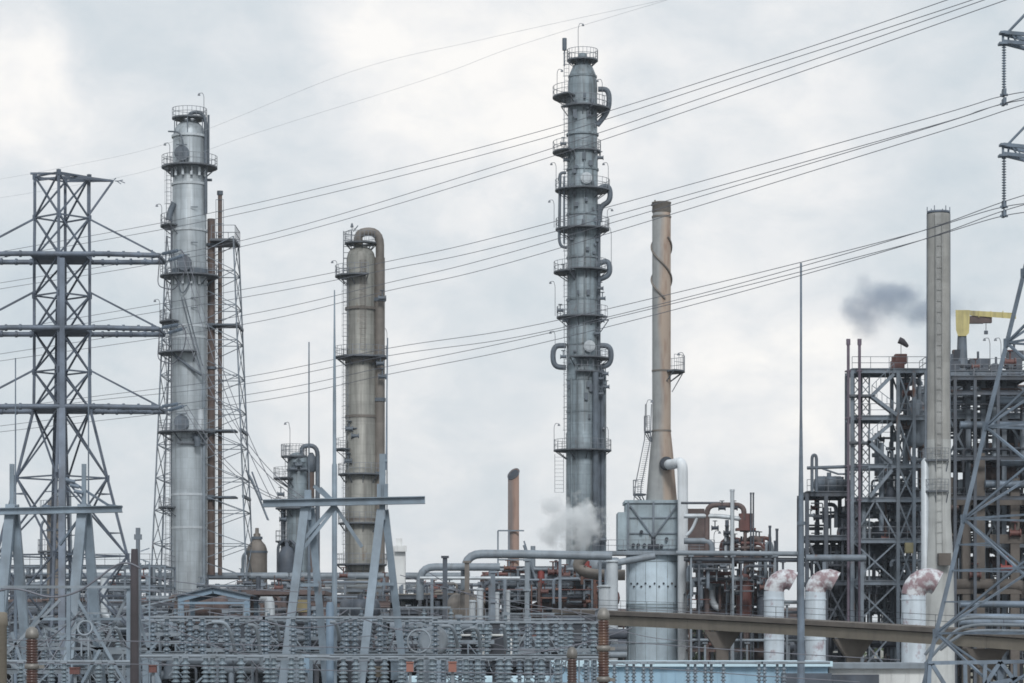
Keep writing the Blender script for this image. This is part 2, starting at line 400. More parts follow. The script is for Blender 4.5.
sc10 = N.new('ShaderNodeVectorMath'); sc10.operation = 'SCALE'; sc10.inputs['Scale'].default_value = 10.0; L.new(ramp.outputs[0], sc10.inputs[0])
mx = N.new('ShaderNodeMix'); mx.data_type = 'RGBA'; mx.inputs[0].default_value = .96
L.new(sky.outputs[0], mx.inputs[6]); L.new(sc10.outputs[0], mx.inputs[7]); L.new(mx.outputs[2], bg.inputs[0])

# ================================================================== ground
g = M(); g.add([(-4000, -300, 0), (4000, -300, 0), (4000, 6000, 0), (-4000, 6000, 0)], [(0, 1, 2, 3)]); setting(g.out('ground', 'ground'))
g = M(); g.add([(-120, 62, .004), (120, 62, .004), (120, 190, .004), (-120, 190, .004)], [(0, 1, 2, 3)]); setting(g.out('gravel_yard', 'gravel'))
g = M(); g.add([(-400, 30, .004), (400, 30, .004), (400, 40, .004), (-400, 40, .004)], [(0, 1, 2, 3)]); setting(g.out('road', 'asphalt'))
g = M(); g.add([(-160, 200, .004), (160, 200, .004), (160, 380, .004), (-160, 380, .004)], [(0, 1, 2, 3)]); setting(g.out('plant_paving', 'tand'))

# far tree line, one dark mass beyond the works
rnd = random.Random(5); g = M()
for i in range(2600):
    x = rnd.uniform(-260, 260); y = 470 + rnd.uniform(-14, 14); hh = 8.5 + 2.2 * mnoise.noise(Vector((x * .05, 0, 0))) + 1.5 * mnoise.noise(Vector((x * .3, 4, 0)))
    z = rnd.uniform(.2, 1) ** .6 * hh; r = rnd.uniform(.5, 1.3)
    c = Vector((x, y, z)); a = [Vector((rnd.gauss(0, 1), rnd.gauss(0, 1), rnd.gauss(0, 1))).normalized() * r for _ in range(4)]
    g.add([c + q for q in a], [(0, 1, 2), (0, 2, 3), (0, 3, 1), (1, 3, 2)])
tag(g.out('tree_line', 'leaf'), 'low dark tree line glimpsed far behind the refinery', 'trees', kind='stuff')

# ================================================================== left transmission tower
def pylon(name, label, cx, D, rot, levels, mt, legw, brw, lowers, zbase=0.0):
    """levels: (row, half diagonal px); square tower, corners at rot + k*90"""
    root = thing(name, (X(cx, D), D, 0), label, 'pylon')
    s = S(D); lv = [(Z(y, D), h * s) for y, h in levels]
    c = Vector((X(cx, D), D, 0))
    def cor(k, z, h): a = R(rot + 90 * k); return c + Vector((math.cos(a) * h, math.sin(a) * h, z))
    for k in range(4):
        g = M()
        for (z0, h0), (z1, h1) in zip(lv, lv[1:]): g.bar(cor(k, z0, h0), cor(k, z1, h1), legw)
        g.out('leg', mt, root)
    for k in range(4):
        g = M(); q = (k + 1) % 4
        for i, ((z0, h0), (z1, h1)) in enumerate(zip(lv, lv[1:])):
            g.bar(cor(k, z0, h0), cor(q, z0, h0), brw)
            g.box(cor(k, z0, h0), (legw * 1.25, legw * 1.25, legw * 2.2), R(rot + 45))
            a0, a1, b0, b1 = cor(k, z0, h0), cor(q, z0, h0), cor(k, z1, h1), cor(q, z1, h1)
            g.bar(a0, b1, brw); g.bar(a1, b0, brw)
            if (z0 - z1) > lowers:           # tall panels get secondary bracing
                mid = (a0 + a1 + b0 + b1) / 4
                t = (a0 - a1).length / ((a0 - a1).length + (b0 - b1).length); mid = a0.lerp(b1, t)
                ma, mb = a0.lerp(b0, t), a1.lerp(b1, t); g.bar(ma, mb, brw * .8)
                for (e, f_) in ((a0.lerp(b0, (t + 1) / 2), mid.lerp(b0, .5)), (a1.lerp(b1, (t + 1) / 2), mid.lerp(b1, .5)), (a0.lerp(b0, t / 2), a0.lerp(mid, .5)), (a1.lerp(b1, t / 2), a1.lerp(mid, .5))): g.bar(e, f_, brw * .6)
        g.out('bracing', mt, root)
    return root, cor, lv

lt, cor, lv = pylon('transmission_tower', 'grey blue lattice transmission tower at the far left with three level double arms', 62, 170, 3,
    [(177, 27), (218, 27), (258, 27.5), (296, 27.5), (332, 27.5), (372, 27.5), (409, 28), (478, 45), (556, 65), (650, 88), (767, 118)], 'pylon', .17, .10, 5.0)
s = S(170); cX = X(62, 170)
g = M()   # the heavier pair of centre legs
a = R(3 + 270)
g.bar(P(62.5, 258, 168.2), P(62.5, 409, 168.1), .32); g.bar(P(62.5, 409, 168.1), P(62, 683, 163), .42); g.bar(P(62, 683, 163), (X(62, 163) , 162.0, 0), .5)
g.out('centre_leg', 'pylonm', lt)
g = M(); g.bar(P(58, 300, 171.8), P(56, 420, 172), .26); g.bar(P(56, 420, 172), P(50, 683, 176), .32); g.bar(P(50, 683, 176), (X(48, 177), 177, 0), .36); g.out('centre_leg', 'pylon', lt)
for y in (258, 331, 409):
    z = Z(y, 170); g = M()
    for dy in (-1.85, 1.85):
        for e in (-1, 1):
            xe = X(62, 170) + e * 6.55
            g.path([(X(62, 170) - e * .2, 170 + dy, z), (X(62, 170) + e * 3.0, 170 + dy, z), (xe, 170 + dy * .8, z - .05)], .17, 7)
            for k in range(5): q = X(62, 170) + e * (2.3 + k * .95); g.tube((q, 170 + dy * (1 - .06 * k), z), (q + e * .14, 170 + dy * (1 - .06 * k), z), .23, n=7)
    for e in (-1, 1):
        xe = X(62, 170) + e * 6.5
        g.bar((xe, 168.4, z), (xe, 171.6, z), .16); g.bar((xe - e * .4, 168.5, z + .3), (xe - e * .4, 168.5, z - .45), .1)
        g.bar((X(62, 170) + e * 1.7, 170 - 1.75, z), (X(62, 170) + e * 1.7, 170 + 1.75, z), .2)
    g.box((X(62, 170), 170, z), (3.2, 3.4, .22))
    g.out('cross_arm', 'pylonm', lt)
    for e in (-1, 1):
        M().bar(cor(0 if e > 0 else 2, Z(y - 39, 170), 27.5 * s), (X(62, 170) + e * 6.5, 170, z + .1), .12).out('arm_stay', 'pylon', lt)
g = M()
tp = P(113, 181, 170)
for dy in (-.9, .9):
    g.bar(P(33, 176, 170) + Vector((0, dy, 0)), P(60, 176, 170) + Vector((0, dy, 0)), .13); g.bar(P(60, 176, 170) + Vector((0, dy, 0)), tp, .13)
    g.bar(P(60, 179, 170) + Vector((0, dy, 0)), tp, .1)
g.bar(tp, P(88, 216, 170), .12); g.bar(P(88, 177, 170), P(88, 218, 170), .12); g.bar(P(36, 180, 170), P(70, 176.5, 170), .14)
for k, (dx, dy) in enumerate(((3, -3), (6, 0), (8, 3), (10, -1), (12, 2))): g.bar(tp + Vector((k * .12, 0, 0)), tp + Vector((dx * s, 0, -dy * s)), .05)
g.out('peak_arm', 'pylon', lt)

# ================================================================== right transmission tower (mostly outside the frame)
rt, cor2, lv2 = pylon('transmission_tower', 'blue grey lattice transmission tower cut off by the right edge of the picture', 1096, 120, -16,
    [(-60, 36), (0, 37), (40, 38), (90, 38), (145, 39), (205, 55), (270, 71), (340, 88), (424, 109), (517, 131), (633, 159), (760, 189), (818, 203)], 'pylon2', .18, .10, 5.2)
for y in (33, 145):
    g = M(); z = Z(y, 120); tip = P(1003, y, 120)
    for dy in (-1.2, 1.2):
        base = Vector((X(1075, 120), 120 + dy, z)); far = Vector((X(1190, 120), 120, z))
        for dz in (0, -.42):
            g.bar(tip + Vector((0, dy * .1, dz)), base + Vector((0, 0, dz - .55)), .16)
            g.bar(base + Vector((0, 0, dz - .5)), far + Vector((0, 0, dz)), .16)
        g.bar(tip + Vector((.2, dy * .1, 0)), Vector((X(1060, 120), 120 + dy, Z(y - 55, 120))), .09)
        for k in range(4): g.bar(tip.lerp(base, k / 4 + .12), tip.lerp(base, k / 4 + .25) + Vector((0, 0, -.55)), .06)
    g.bar(tip + Vector((0, 0, .05)), tip + Vector((0, 0, -.6)), .1); g.bar(tip + Vector((.25, 0, 0)), tip + Vector((.25, 0, -.6)), .08)
    g.box(tip + Vector((.1, 0, -.0)), (.5, .5, .1)); g.box(tip + Vector((.1, 0, -.5)), (.6, .5, .1))
    g.out('cross_arm', 'pylon2', rt)
def string(px, y0, y1, D, label):
    o = M(); a = P(px, y0, D); b = P(px, y1, D); n = 17
    o.tube(a, b, .03, n=5)
    for i in range(n): z = a.z + (b.z - a.z) * (.08 + .72 * i / n); o.lathe((a.x, a.y, z), [(.04, .03), (.115, -.03), (.05, -.06)], 10)
    for z in (b.z, b.z + .42): o.box((a.x, a.y, z + .1), (.12, .6, .3)); o.box((a.x, a.y, z), (.35, .1, .1))
    return tag(o.out('insulator_string', 'pylon2'), label, 'insulator', 'hanging insulator strings of the right tower')
string(1004, 42, 104, 120, 'long insulator string hanging from the upper arm at the right edge')
string(1004, 153, 216, 120, 'long insulator string hanging from the lower arm at the right edge')

# ================================================================== overhead conductors
def depth_at(px): return 118 + (1024 - px) * .092      # the line recedes to the left
def wire(pts, r, name, label, group, mt='wire', dfun=depth_at, cat='power line'):
    # smooth curve through the given picture points (Catmull-Rom) at the line's own depth
    q = [P(x, y, dfun(x)) for x, y in pts]; out = []
    q = [q[0] * 2 - q[1]] + q + [q[-1] * 2 - q[-2]]
    for i in range(1, len(q) - 2):
        for k in range(8):
            t = k / 8; p0, p1, p2, p3 = q[i - 1:i + 3]
            out.append(.5 * ((2 * p1) + (p2 - p0) * t + (2 * p0 - 5 * p1 + 4 * p2 - p3) * t * t + (3 * p1 - p0 - 3 * p2 + p3) * t ** 3))
    out.append(q[-2])
    return tag(M().path(out, r, 5).out(name, mt), label, cat, group)
A = [[(-60, 264), (0, 252), (225, 210), (512, 139), (760, 63), (947, 0), (1090, -52)], [(-60, 270), (0, 258), (225, 217), (512, 147), (760, 69), (972, 0), (1090, -42)],
     [(-60, 293), (0, 283), (240, 241), (512, 161), (760, 78), (984, 0), (1090, -38)], [(-60, 299), (0, 289), (240, 247), (512, 169), (760, 86), (1006, 0), (1090, -30)]]
B = [[(-60, 341), (0, 331), (240, 290), (385, 262), (512, 233), (900, 126), (1003, 96), (1060, 89)], [(-60, 346), (0, 337), (240, 298), (385, 270), (512, 243), (900, 135), (985, 109), (1060, 87)],
     [(-60, 363), (0, 354), (240, 316), (387, 283), (512, 252), (900, 136.5), (1003, 104), (1060, 98)], [(-60, 370), (0, 361), (240, 325), (387, 291), (512, 262), (900, 144), (1010, 109), (1060, 94)]]
C_ = [[(-60, 418), (0, 409), (90, 397), (245, 377), (390, 348), (520, 328), (700, 287), (900, 237), (1003, 207), (1060, 203)], [(-60, 423), (0, 414), (90, 401), (245, 384), (390, 355.5), (520, 336.5), (700, 294), (900, 237.8), (1003, 202), (1060, 185)],
      [(-60, 434), (0, 426), (245, 395), (390, 366), (520, 339.5), (700, 297), (900, 246), (1003, 216), (1060, 211)], [(-60, 441), (0, 432), (245, 403), (390, 374), (520, 348), (700, 303), (900, 246.8), (1003, 211), (1060, 196)]]
for nm, G, dsc in (('upper', A, 'upper band of four cables leaving the top right corner'), ('middle', B, 'middle band of four cables, upper right insulator'), ('lower', C_, 'lowest band of four cables across the towers')):
    for i, p in enumerate(G):
        wire(p, .021, 'power_cable', f'{("topmost", "second highest", "third highest", "lowest")[i]} wire in the {dsc}', 'long power cables sweeping across the sky')
wire([(-40, 186), (60, 168), (175, 141), (350, 72), (480, 40), (640, 5), (760, -20)], .009, 'shield_wire', 'upper of two hair thin shield wires crossing the clouds top left', 'thin shield wires', 'wirep')
wire([(-40, 204), (60, 188), (150, 170), (250, 135), (430, 78), (520, 45), (700, -10)], .009, 'shield_wire', 'lower of two hair thin shield wires crossing the clouds top left', 'thin shield wires', 'wirep')

# drop lines from the left tower to the switchyard gantry
def drop(a, b, sag, r, label, name='drop_line', group='drop lines from the left tower'):
    a = Vector(a); b = Vector(b); pts = []
    for i in range(17): t = i / 16; p = a.lerp(b, t); p.z -= sag * 4 * t * (1 - t); pts.append(p)
    return tag(M().path(pts, r, 5).out(name, 'wire'), label, 'power line', group)
for i, (y, dn) in enumerate(((258, 'upper'), (331, 'middle'), (409, 'lower'))):
    for j, dy in enumerate((-1.5, 1.5)):
        p0 = Vector((X(163, 170), 170 + dy, Z(y, 170))); p1 = p0 + Vector((1.55, -1.4, .25 if j else .1))
        # strain insulator
        o = M(); o.tube(p0, p1, .035, n=5)
        d = (p1 - p0)
        for k in range(9):
            c = p0 + d * (.15 + .08 * k); o.tube(c, c + d.normalized() * .05, .12, n=8)
        tag(o.out('strain_insulator', 'pylon2'), f'{("near", "far")[j]} strain insulator at the right tip of the {dn} left tower arm', 'insulator', 'strain insulators of the left tower')
        # jumper loop
        pts = [p1, p1 + Vector((.35, .1, -.5)), p1 + Vector((.15, .2, -1.7)), p1 + Vector((-.5, .3, -2.6)), p0 + Vector((-.2, .3, -2.0)), p0 + Vector((0, 0, -.1))]
        if j == 0 and i < 2: tag(M().path(pts, .035, 5, .5).out('jumper_cable', 'wire'), f'curved jumper cable looping under the right tip of the {dn} tower arm', 'cable', 'jumper cables')
        drop(p1, P((272, 300, 330)[i] + j * 8, 500, 132), 1.2 + i * .5, .022, f'{("near", "far")[j]} thin line dropping from the {dn} arm of the left tower')

# ================================================================== columns
def band(root, cx, D, y, rpx, h=.25, proud=.05, m='slated', name='stiffening_ring'):
    g = M(); s = S(D); r = rpx * s + proud; z = Z(y, D); g.lathe((X(cx, D), D, z), [(r - proud, -h / 2), (r, -h / 2), (r, h / 2), (r - proud, h / 2)], 28, False); return g.out(name, m, root)
def vert_pipe(root, pts, D, r, m='mid', name='pipe', bend=1.2, dy=0, n=10):
    """pts in rows/columns of the picture at depth D"""
    return M().path([P(x, y, D) + Vector((0, dy, 0)) for x, y in pts], r, n, bend).out(name, m, root)
def shell(root, cx, D, prof, m, n=36, base=True):
    s = S(D); pr = [(r * s, Z(y, D)) for r, y in prof]
    if base: pr.append((pr[-1][0], 0))
    g = M(); g.lathe((X(cx, D), D, 0), pr[::-1], n); return g.out('shell', m, root)

# --- C1, silver column far left
D = 290; c1 = thing('distillation_column', (X(189.5, D), D, 0), 'tall silver distillation column with domed top beside the lattice derrick', 'column')
shell(c1, 189.5, D, [(.01, 120), (4, 120.5), (9, 122.5), (13.5, 127), (16, 133), (16.5, 139), (16.5, 184), (17, 185), (17, 260), (17.5, 270), (17.5, 590)], 'silver')
for y in (137, 185, 231, 327, 338, 434, 495, 528): band(c1, 189.5, D, y, 17.3, .26, .07, 'pale')
for y in (273.5,): band(c1, 189.5, D, y, 18, .8, .1)
platform(c1, 189.5, D, 118, 6, 17.5, 0, 360, h=1.0, brackets=False)
g = M()
for a in range(30, 390, 60): g.bar(P(189.5 + 16 * math.cos(R(a)), 118, D) + Vector((0, 16 * S(D) * math.sin(R(a)), 0)), P(189.5 + 16 * math.cos(R(a)), 140, D) + Vector((0, 16 * S(D) * math.sin(R(a)), 0)), .1)
g.out('platform_leg', 'slated', c1)
platform(c1, 189.5, D, 167, 17, 28)
platform(c1, 189.5, D, 226, 17, 29, 140, 232)
platform(c1, 189.5, D, 276, 17.5, 29.5, 0, 360)
platform(c1, 189.5, D, 322, 17.5, 30, 140, 240)
platform(c1, 189.5, D, 353, 17.5, 31, 140, 290)
platform(c1, 189.5, D, 432, 17.5, 32, 120, 330); platform(c1, 189.5, D, 444, 17.5, 21, 240, 330, brackets=False)
platform(c1, 189.5, D, 507, 17.5, 31, 140, 225)
for y0, y1 in ((166, 226), (226, 276), (276, 322), (322, 353), (353, 432), (432, 507), (507, 590)): ladder(c1, 170 - (y0 > 400), D, y0 - 8, y1, -1.2)
for px, py, h in ((205, 118, 2.6), (171, 165, 2.3), (163, 226, 2.3), (164, 275, 2.3), (161, 321, 2.3), (160, 352, 2.3), (160, 431, 2.3)): lamp(c1, px, py, D, h, -1 if px < 190 else -1, -1)
g = M()
for y in (168, 276):
    for a in range(200, 345, 28): g.box(P(189.5 + 17.5 * math.cos(R(a)), y + 6, D) + Vector((0, 17.5 * S(D) * math.sin(R(a)) - .15, 0)), (.25, .4, .9))
g.out('bracket', 'pale', c1)
g = M(); g.path([P(173, 134, D) + Vector((-.3, -1.5, 0)), P(174, 135, D) + Vector((0, -2, 0)), P(182, 136, D) + Vector((0, -2.3, 0)), P(186, 145, D) + Vector((0, -2.5, 0)), P(185.5, 172, D) + Vector((0, -2.3, 0))], .09, 7, .8); g.out('hose', 'slated', c1)
for px, y in ((184.5, 157), (187, 266), (184, 424)):
    g = M(); c = P(px, y, D) + Vector((0, -2.3, 0)); g.tube(c, c + Vector((0, 1, 0)), .75, n=16); g.tube(c - Vector((0, .15, 0)), c, .85, n=16); g.bar(c + Vector((-.6, -.2, .9)), c + Vector((.6, -.2, .9)), .12); g.out('manway', 'slated', c1)
vert_pipe(c1, [(190, 123), (190, 114), (203, 114), (206.5, 122), (206.5, 215)], D, .2, 'slated', bend=.6, dy=-.8)
vert_pipe(c1, [(208.5, 115), (208.5, 164)], D, .12, 'slated'); vert_pipe(c1, [(203, 180), (212, 180)], D, .15, 'slated')
vert_pipe(c1, [(176, 205), (172, 212), (170, 222)], D, .35, 'slated', 'valve', dy=-1.2)
vert_pipe(c1, [(176, 255), (178, 270), (184, 300), (193, 285), (193, 262)], D, .07, 'slated', 'cable', 1.2, -2.3)
vert_pipe(c1, [(184, 300), (203, 372)], D, .06, 'slated', 'cable', 0, -2.2); vert_pipe(c1, [(187, 300), (205, 368)], D, .05, 'slated', 'cable', 0, -2.2)
vert_pipe(c1, [(174, 355), (196, 372), (204, 377)], D, .16, 'slated', 'pipe', .6, -2.2)
vert_pipe(c1, [(205, 375), (205, 590)], D, .18, 'mid', dy=-1.1); vert_pipe(c1, [(202, 410), (202, 435)], D, .4, 'pale', 'pipe', dy=-1.5)
vert_pipe(c1, [(171, 200), (171, 590)], D, .16, 'slated', dy=1.0)
g = M(); g.path([P(196, 437, D) + Vector((0, -2.2, 0)), P(200, 440, D) + Vector((0, -2.4, 0)), P(200, 448, D) + Vector((0, -2.4, 0))], .35, 8, .4); g.out('elbow', 'slated', c1)
# small saddle clips, nameplates
for y in (210, 245, 300, 310): vert_pipe(c1, [(193, y), (200, y)], D, .05, 'slated', 'clip', 0, -2.05)

# --- brown flare pipe + derrick
fl = thing('flare_stack', (X(212, 292), 292.5, 0), 'twin brown flare pipes rising inside the lattice derrick beside the silver column', 'stack')
vert_pipe(fl, [(211.2, 219), (211.2, 575)], 292, .44, 'brownpipe', 'wide_pipe', 0); vert_pipe(fl, [(220, 192), (220, 575)], 292, .24, 'brownpipe', 'thin_pipe', 0)
g = M()
for y in range(200, 560, 12): g.bar(P(220, y, 292) + Vector((-.42, -.3, 0)), P(220, y, 292) + Vector((.42, -.3, 0)), .05)
for k in (-.42, .42): g.bar(P(220, 200, 292) + Vector((k, -.3, 0)), P(220, 560, 292) + Vector((k, -.3, 0)), .05)
g.tube(P(220, 195, 292), P(220, 191, 292), .34, n=12)
g.out('tip_and_rungs', 'slated', fl)
for y in (245, 327, 368, 432): 
    g = M(); g.tube(P(211.2, y, 292) + Vector((0, 0, -.15)), P(211.2, y, 292) + Vector((0, 0, .15)), .6, n=16); g.out('collar', 'slated', fl)
D = 293
dr = thing('lattice_derrick', (X(203, D), D, 0), 'narrow tapering lattice derrick standing around the brown flare pipes', 'derrick')
s = S(D); c = Vector((X(203, D), D, 0)); zt, zb = Z(240, D), 0.0
def hw(z): y = YH - (z - CH) / s; return (33 + (y - 240) * .041) * s
def dc(k, z): h = hw(z); q = ((1, 1), (-1, 1), (-1, -1), (1, -1))[k]; return c + Vector((q[0] * h, q[1] * h * .75, z))
for k in range(4): M().bar(dc(k, zb), dc(k, zt), .16).out('leg', 'steel', dr)
zs = [Z(y, D) for y in (240, 274, 308, 343, 378, 412, 447, 480, 512, 545, 578, 612, 660, 717)]
for k in range(4):
    g = M(); q = (k + 1) % 4
    for i, (z1, z0) in enumerate(zip(zs, zs[1:])):
        g.bar(dc(k, z0), dc(q, z0), .09); g.bar(dc(k, z1), dc(q, z0), .08); g.bar(dc(q, z1), dc(k, z0), .08)
    g.out('bracing', 'steel', dr)
for y in (327, 432, 498):
    g = M(); z = Z(y, D); g.bar(dc(0, z), dc(3, z), .3); g.box((X(226, D), D - 1, z), (2.6, 3, .18)); g.box((X(211, D), D - 1.2, z), (1.0, 1.2, .5)); g.out('pipe_guide', 'slated', dr)
z = Z(243, D); g = M(); g.box((X(225, D), D, z), (2.9, 5.2, .25)); o = g.out('platform', 'deck', dr)
g = M(); railing(g, [(X(214, D), D - 2.6, z), (X(237.5, D), D - 2.6, z), (X(237.5, D), D + 2.6, z), (X(214, D), D + 2.6, z)], 1.6, .035); g.out('railing', 'rail', o)
g = M(); g.path([P(246, 470, D), P(252, 480, D), P(268, 520, D)], .13, 6); g.path([P(246, 470, D), P(268, 520, D) + Vector((0, 1, 0))], .06, 5); g.out('stay', 'steel', dr)

# --- C2, warm grey column with gooseneck
D = 300; c2 = thing('distillation_column', (X(361, D), D, 0), 'stout warm grey distillation column with a gooseneck pipe over its top', 'column')
shell(c2, 361, D, [(.01, 246), (5, 246.5), (10, 249), (13, 253), (14.5, 259), (14.5, 357), (15.5, 358), (15.5, 470), (16, 471), (16, 600)], 'warm')
for y in (309, 362, 417, 520, 572): band(c2, 361, D, y, 15.6, .3, .06, 'warmd')
platform(c2, 361, D, 243, 8, 16.5, 0, 360, h=1.2); platform(c2, 361, D, 276, 14.5, 26, 120, 290)
platform(c2, 361, D, 357, 15, 26.5); platform(c2, 361, D, 474, 16, 23, 0, 360); platform(c2, 361, D, 523, 16, 23, 0, 360); platform(c2, 361, D, 564, 16, 26, 0, 360)
platform(c2, 361, D, 449, 15.5, 26, 130, 230)
vert_pipe(c2, [(358.5, 245), (358.5, 232), (380, 232), (380, 262)], D, .50, 'warmd', 'gooseneck', 1.6, dy=-.2, n=14)
vert_pipe(c2, [(379.6, 258), (379.6, 600)], D, .62, 'warmd', 'pipe', 0, dy=-.2, n=14)
for y in (300, 357, 400, 474, 523): 
    g = M(); g.bar(P(374, y, D) + Vector((0, -.5, 0)), P(384, y, D) + Vector((0, -.5, 0)), .3); g.tube(P(379.6, y, D) + Vector((0, -.2, .2)), P(379.6, y, D) + Vector((0, -.2, -.2)), .72, n=14); g.out('pipe_clamp', 'slated', c2)
for y0, y1 in ((276, 357), (357, 449), (449, 564)): ladder(c2, 346, D, y0 - 8, y1, -1.0)
for y0, y1 in ((262, 350),): ladder(c2, 364, D, y0, y1, -1.9, cage=True, m='warmd')
g = M(); b = P(343.5, 276, D)
for dx in (0, .9): g.bar(b + Vector((dx, 0, -1)), b + Vector((dx, 0, 5.2)), .09)
for k in range(9): g.bar(b + Vector((0, 0, -.8 + .7 * k)), b + Vector((.9, 0, -.8 + .7 * k)), .06)
for k in (2, 3.5, 5): g.path([b + Vector((0, 0, k)), b + Vector((.1, -.6, k)), b + Vector((.8, -.6, k)), b + Vector((.9, 0, k))], .03, 4)
g.out('ladder_cage', 'slated', c2)
g = M(); b = P(352, 242, D); g.bar(b, b + Vector((0, 0, 1.8)), .06); g.bar(b + Vector((-.5, 0, 1.3)), b + Vector((.5, 0, 1.6)), .05); g.bar(b + Vector((.15, 0, 1.2)), b + Vector((.7, 0, 1.9)), .1); g.lathe(b + Vector((0, 0, 1.7)), [(.2, 0), (.1, .4), (.02, .5)], 8); g.out('weather_vane', 'slated', c2)
g = M()
for px, y in ((383, 300), (381, 365), (383, 378), (350, 430), (356, 437), (349, 462)): valve(g, P(px, y, D) + Vector((0, -1.6, 0)), .28)
g.out('valve', 'slated', c2)
lamp(c2, 387, 356, D, 3.2, -1); lamp(c2, 337, 276, D, 1.8, -1)
vert_pipe(c2, [(387, 345), (387, 560)], D, .07, 'rail', 'conduit', 0)

# --- C3, tallest column
D = 300; c3 = thing('distillation_column', (X(582.5, D), D, 0), 'tallest blue grey distillation column ringed by many platforms near picture centre', 'column')
shell(c3, 582.5, D, [(.01, 53), (4, 53.5), (5, 57), (6, 59), (6.5, 63), (10, 67), (13, 74), (14.5, 82), (14.8, 86), (14.8, 150), (15.3, 151), (15.3, 300), (15.8, 301), (15.8, 432), (16.5, 434), (16.5, 600)], 'slate')
for y in (77, 135, 170, 215, 258, 300, 345, 380, 412, 495): band(c3, 582.5, D, y, 15.6 if y > 90 else 13.8, .22, .08, 'slate')
P3 = [(60, 6, 15.5, 0, 360), (107, 15, 22, 190, 350), (97, 15, 30, 120, 240), (109, 15, 28, 290, 400), (152, 15, 30, 130, 240), (151, 15, 18.5, 240, 480), (190, 15, 27.5, 0, 360), (229, 15.3, 27, 0, 360), (272, 15.3, 29, 130, 240), (270, 15.3, 25, 240, 490), (317, 15.6, 26, 120, 345), (358, 15.8, 27, 240, 420), (450, 16.5, 29, 0, 360), (372, 15.8, 22, 250, 330)]
for q in P3: platform(c3, 582.5, D, *q)
for y0, y1 in ((60, 97), (97, 152), (152, 190), (190, 229), (229, 272), (272, 317), (317, 358), (358, 450)): ladder(c3, 566.5, D, y0 - 6, y1, -1.0 if y0 % 2 else -.6)
ladder(c3, 559, D, 455, 493, -1.2, cage=False, w=1.0)
LP = [[(598, 90), (609, 90), (609, 111), (597, 126)], [(598, 190), (605, 186), (610, 189), (610, 202), (600, 207), (599, 222)], [(599, 264), (607, 261), (610, 267), (609, 276), (599, 280)], [(598, 346), (611, 346), (611, 365), (598, 368)], [(566, 346), (553, 346), (553, 367), (566, 368)], [(560, 175), (559, 247), (567, 249)], [(566, 174), (560, 174), (559, 182)]]
for i, q in enumerate(LP): vert_pipe(c3, q, D, .31 if i < 5 else .17, 'slated', 'loop_pipe', 1.1, dy=-.4 if i < 5 else -.8, n=12)
vert_pipe(c3, [(564, 178), (564, 245)], D, .12, 'slated', 'pipe', 0, -1)
for x, y0, y1, r in ((598.5, 205, 600, .22), (602, 370, 600, .26), (595, 374, 600, .35), (571, 380, 600, .1), (584, 150, 400, .07), (577, 258, 600, .06), (605, 372, 560, .13)): vert_pipe(c3, [(x, y0), (x, y1)], D, r, 'slated' if r > .2 else 'slate', 'pipe', 0, -1.9 if 566 < x < 596 else -.6)
g = M()
for px, y in ((563, 146), (566, 162), (563, 272), (600, 290), (602, 300), (560, 312), (565, 322), (601, 322), (605, 375), (606, 388), (600, 395), (563, 358), (600, 380), (597, 335), (600, 160), (603, 540)): valve(g, P(px, y, D) + Vector((0, -1.4, 0)), .22)
g.out('valve', 'slated', c3)
g = M()
rr = random.Random(3)
for i in range(46):
    a = R(rr.uniform(200, 340)); y = rr.uniform(95, 430); q = P(582.5 + 15.7 * math.cos(a), y, D) + Vector((0, 15.7 * S(D) * math.sin(a) - .12, 0)); g.box(q, (rr.uniform(.15, .5), .3, rr.uniform(.2, .9)))
g.out('nozzle', 'slated', c3)
for px, y in ((586, 181), (589, 348)):
    g = M(); q = P(px, y, D) + Vector((0, -2.1, 0)); g.tube(q, q + Vector((0, .5, 0)), .66, n=20); g.tube(q + Vector((0, -.08, 0)), q, .5, n=16); g.out('manway', 'pale', c3)
for px, y, h, sd_ in ((557, 97, 3, 1), (602, 107, 3, -1), (556, 190, 3, -1), (608, 190, 3, -1), (554, 229, 3.2, -1), (607, 229, 2.2, 1), (611, 272, 5, -1), (555, 317, 4, -1), (555, 358, 3, -1), (578, 60, 4, 1), (608, 450, 2.6, -1), (554, 450, 3, 1)): lamp(c3, px, y, D, h, sd_, -1)
g = M(); b = P(564.5, 66, D); g.bar(b, b + Vector((0, 0, 2.5)), .16); g.tube(b + Vector((0, 0, 1.8)), b + Vector((0, 0, 3.2)), .26, n=8); g.out('beacon', 'slated', c3)
g = M(); q = P(600, 320, D); g.bar(q, q + Vector((1, 0, 0)), .14); g.bar(q + Vector((1, 0, 0)), q + Vector((-.1, 0, -1.6)), .1); g.out('bracket', 'slated', c3)

# --- C4 small column
D = 298; c4 = thing('small_column', (X(297.5, D), D, 0), 'short grey column with brown riser and hooked pipe behind the gantry', 'column')
shell(c4, 297.5, D, [(.01, 452), (5, 453), (9, 456), (10, 460), (10, 500), (11, 506), (11, 600)], 'slate')
for y in (470, 500, 545): band(c4, 297.5, D, y, 10.6, .25)
platform(c4, 294, D, 456, 4, 13, 0, 360, h=1.3); platform(c4, 297.5, D, 478, 10, 24, 130, 250); platform(c4, 297.5, D, 508, 10.5, 22, 120, 330); platform(c4, 297.5, D, 541, 11, 22, 120, 250)
vert_pipe(c4, [(310.5, 461), (310.5, 590)], D, .42, 'brownpipe', 'riser', 0, .3)
vert_pipe(c4, [(302, 456), (302, 446), (318, 446), (318, 590)], D, .26, 'slated', 'gooseneck', 1.2, -.6)
g = M(); g.lathe(P(311, 463, D) + Vector((0, .3, 0)), [(.45, -1), (.75, -.3), (.75, .2), (.4, .9), (.2, 1.2)], 14); g.out('cap', 'slated', c4)
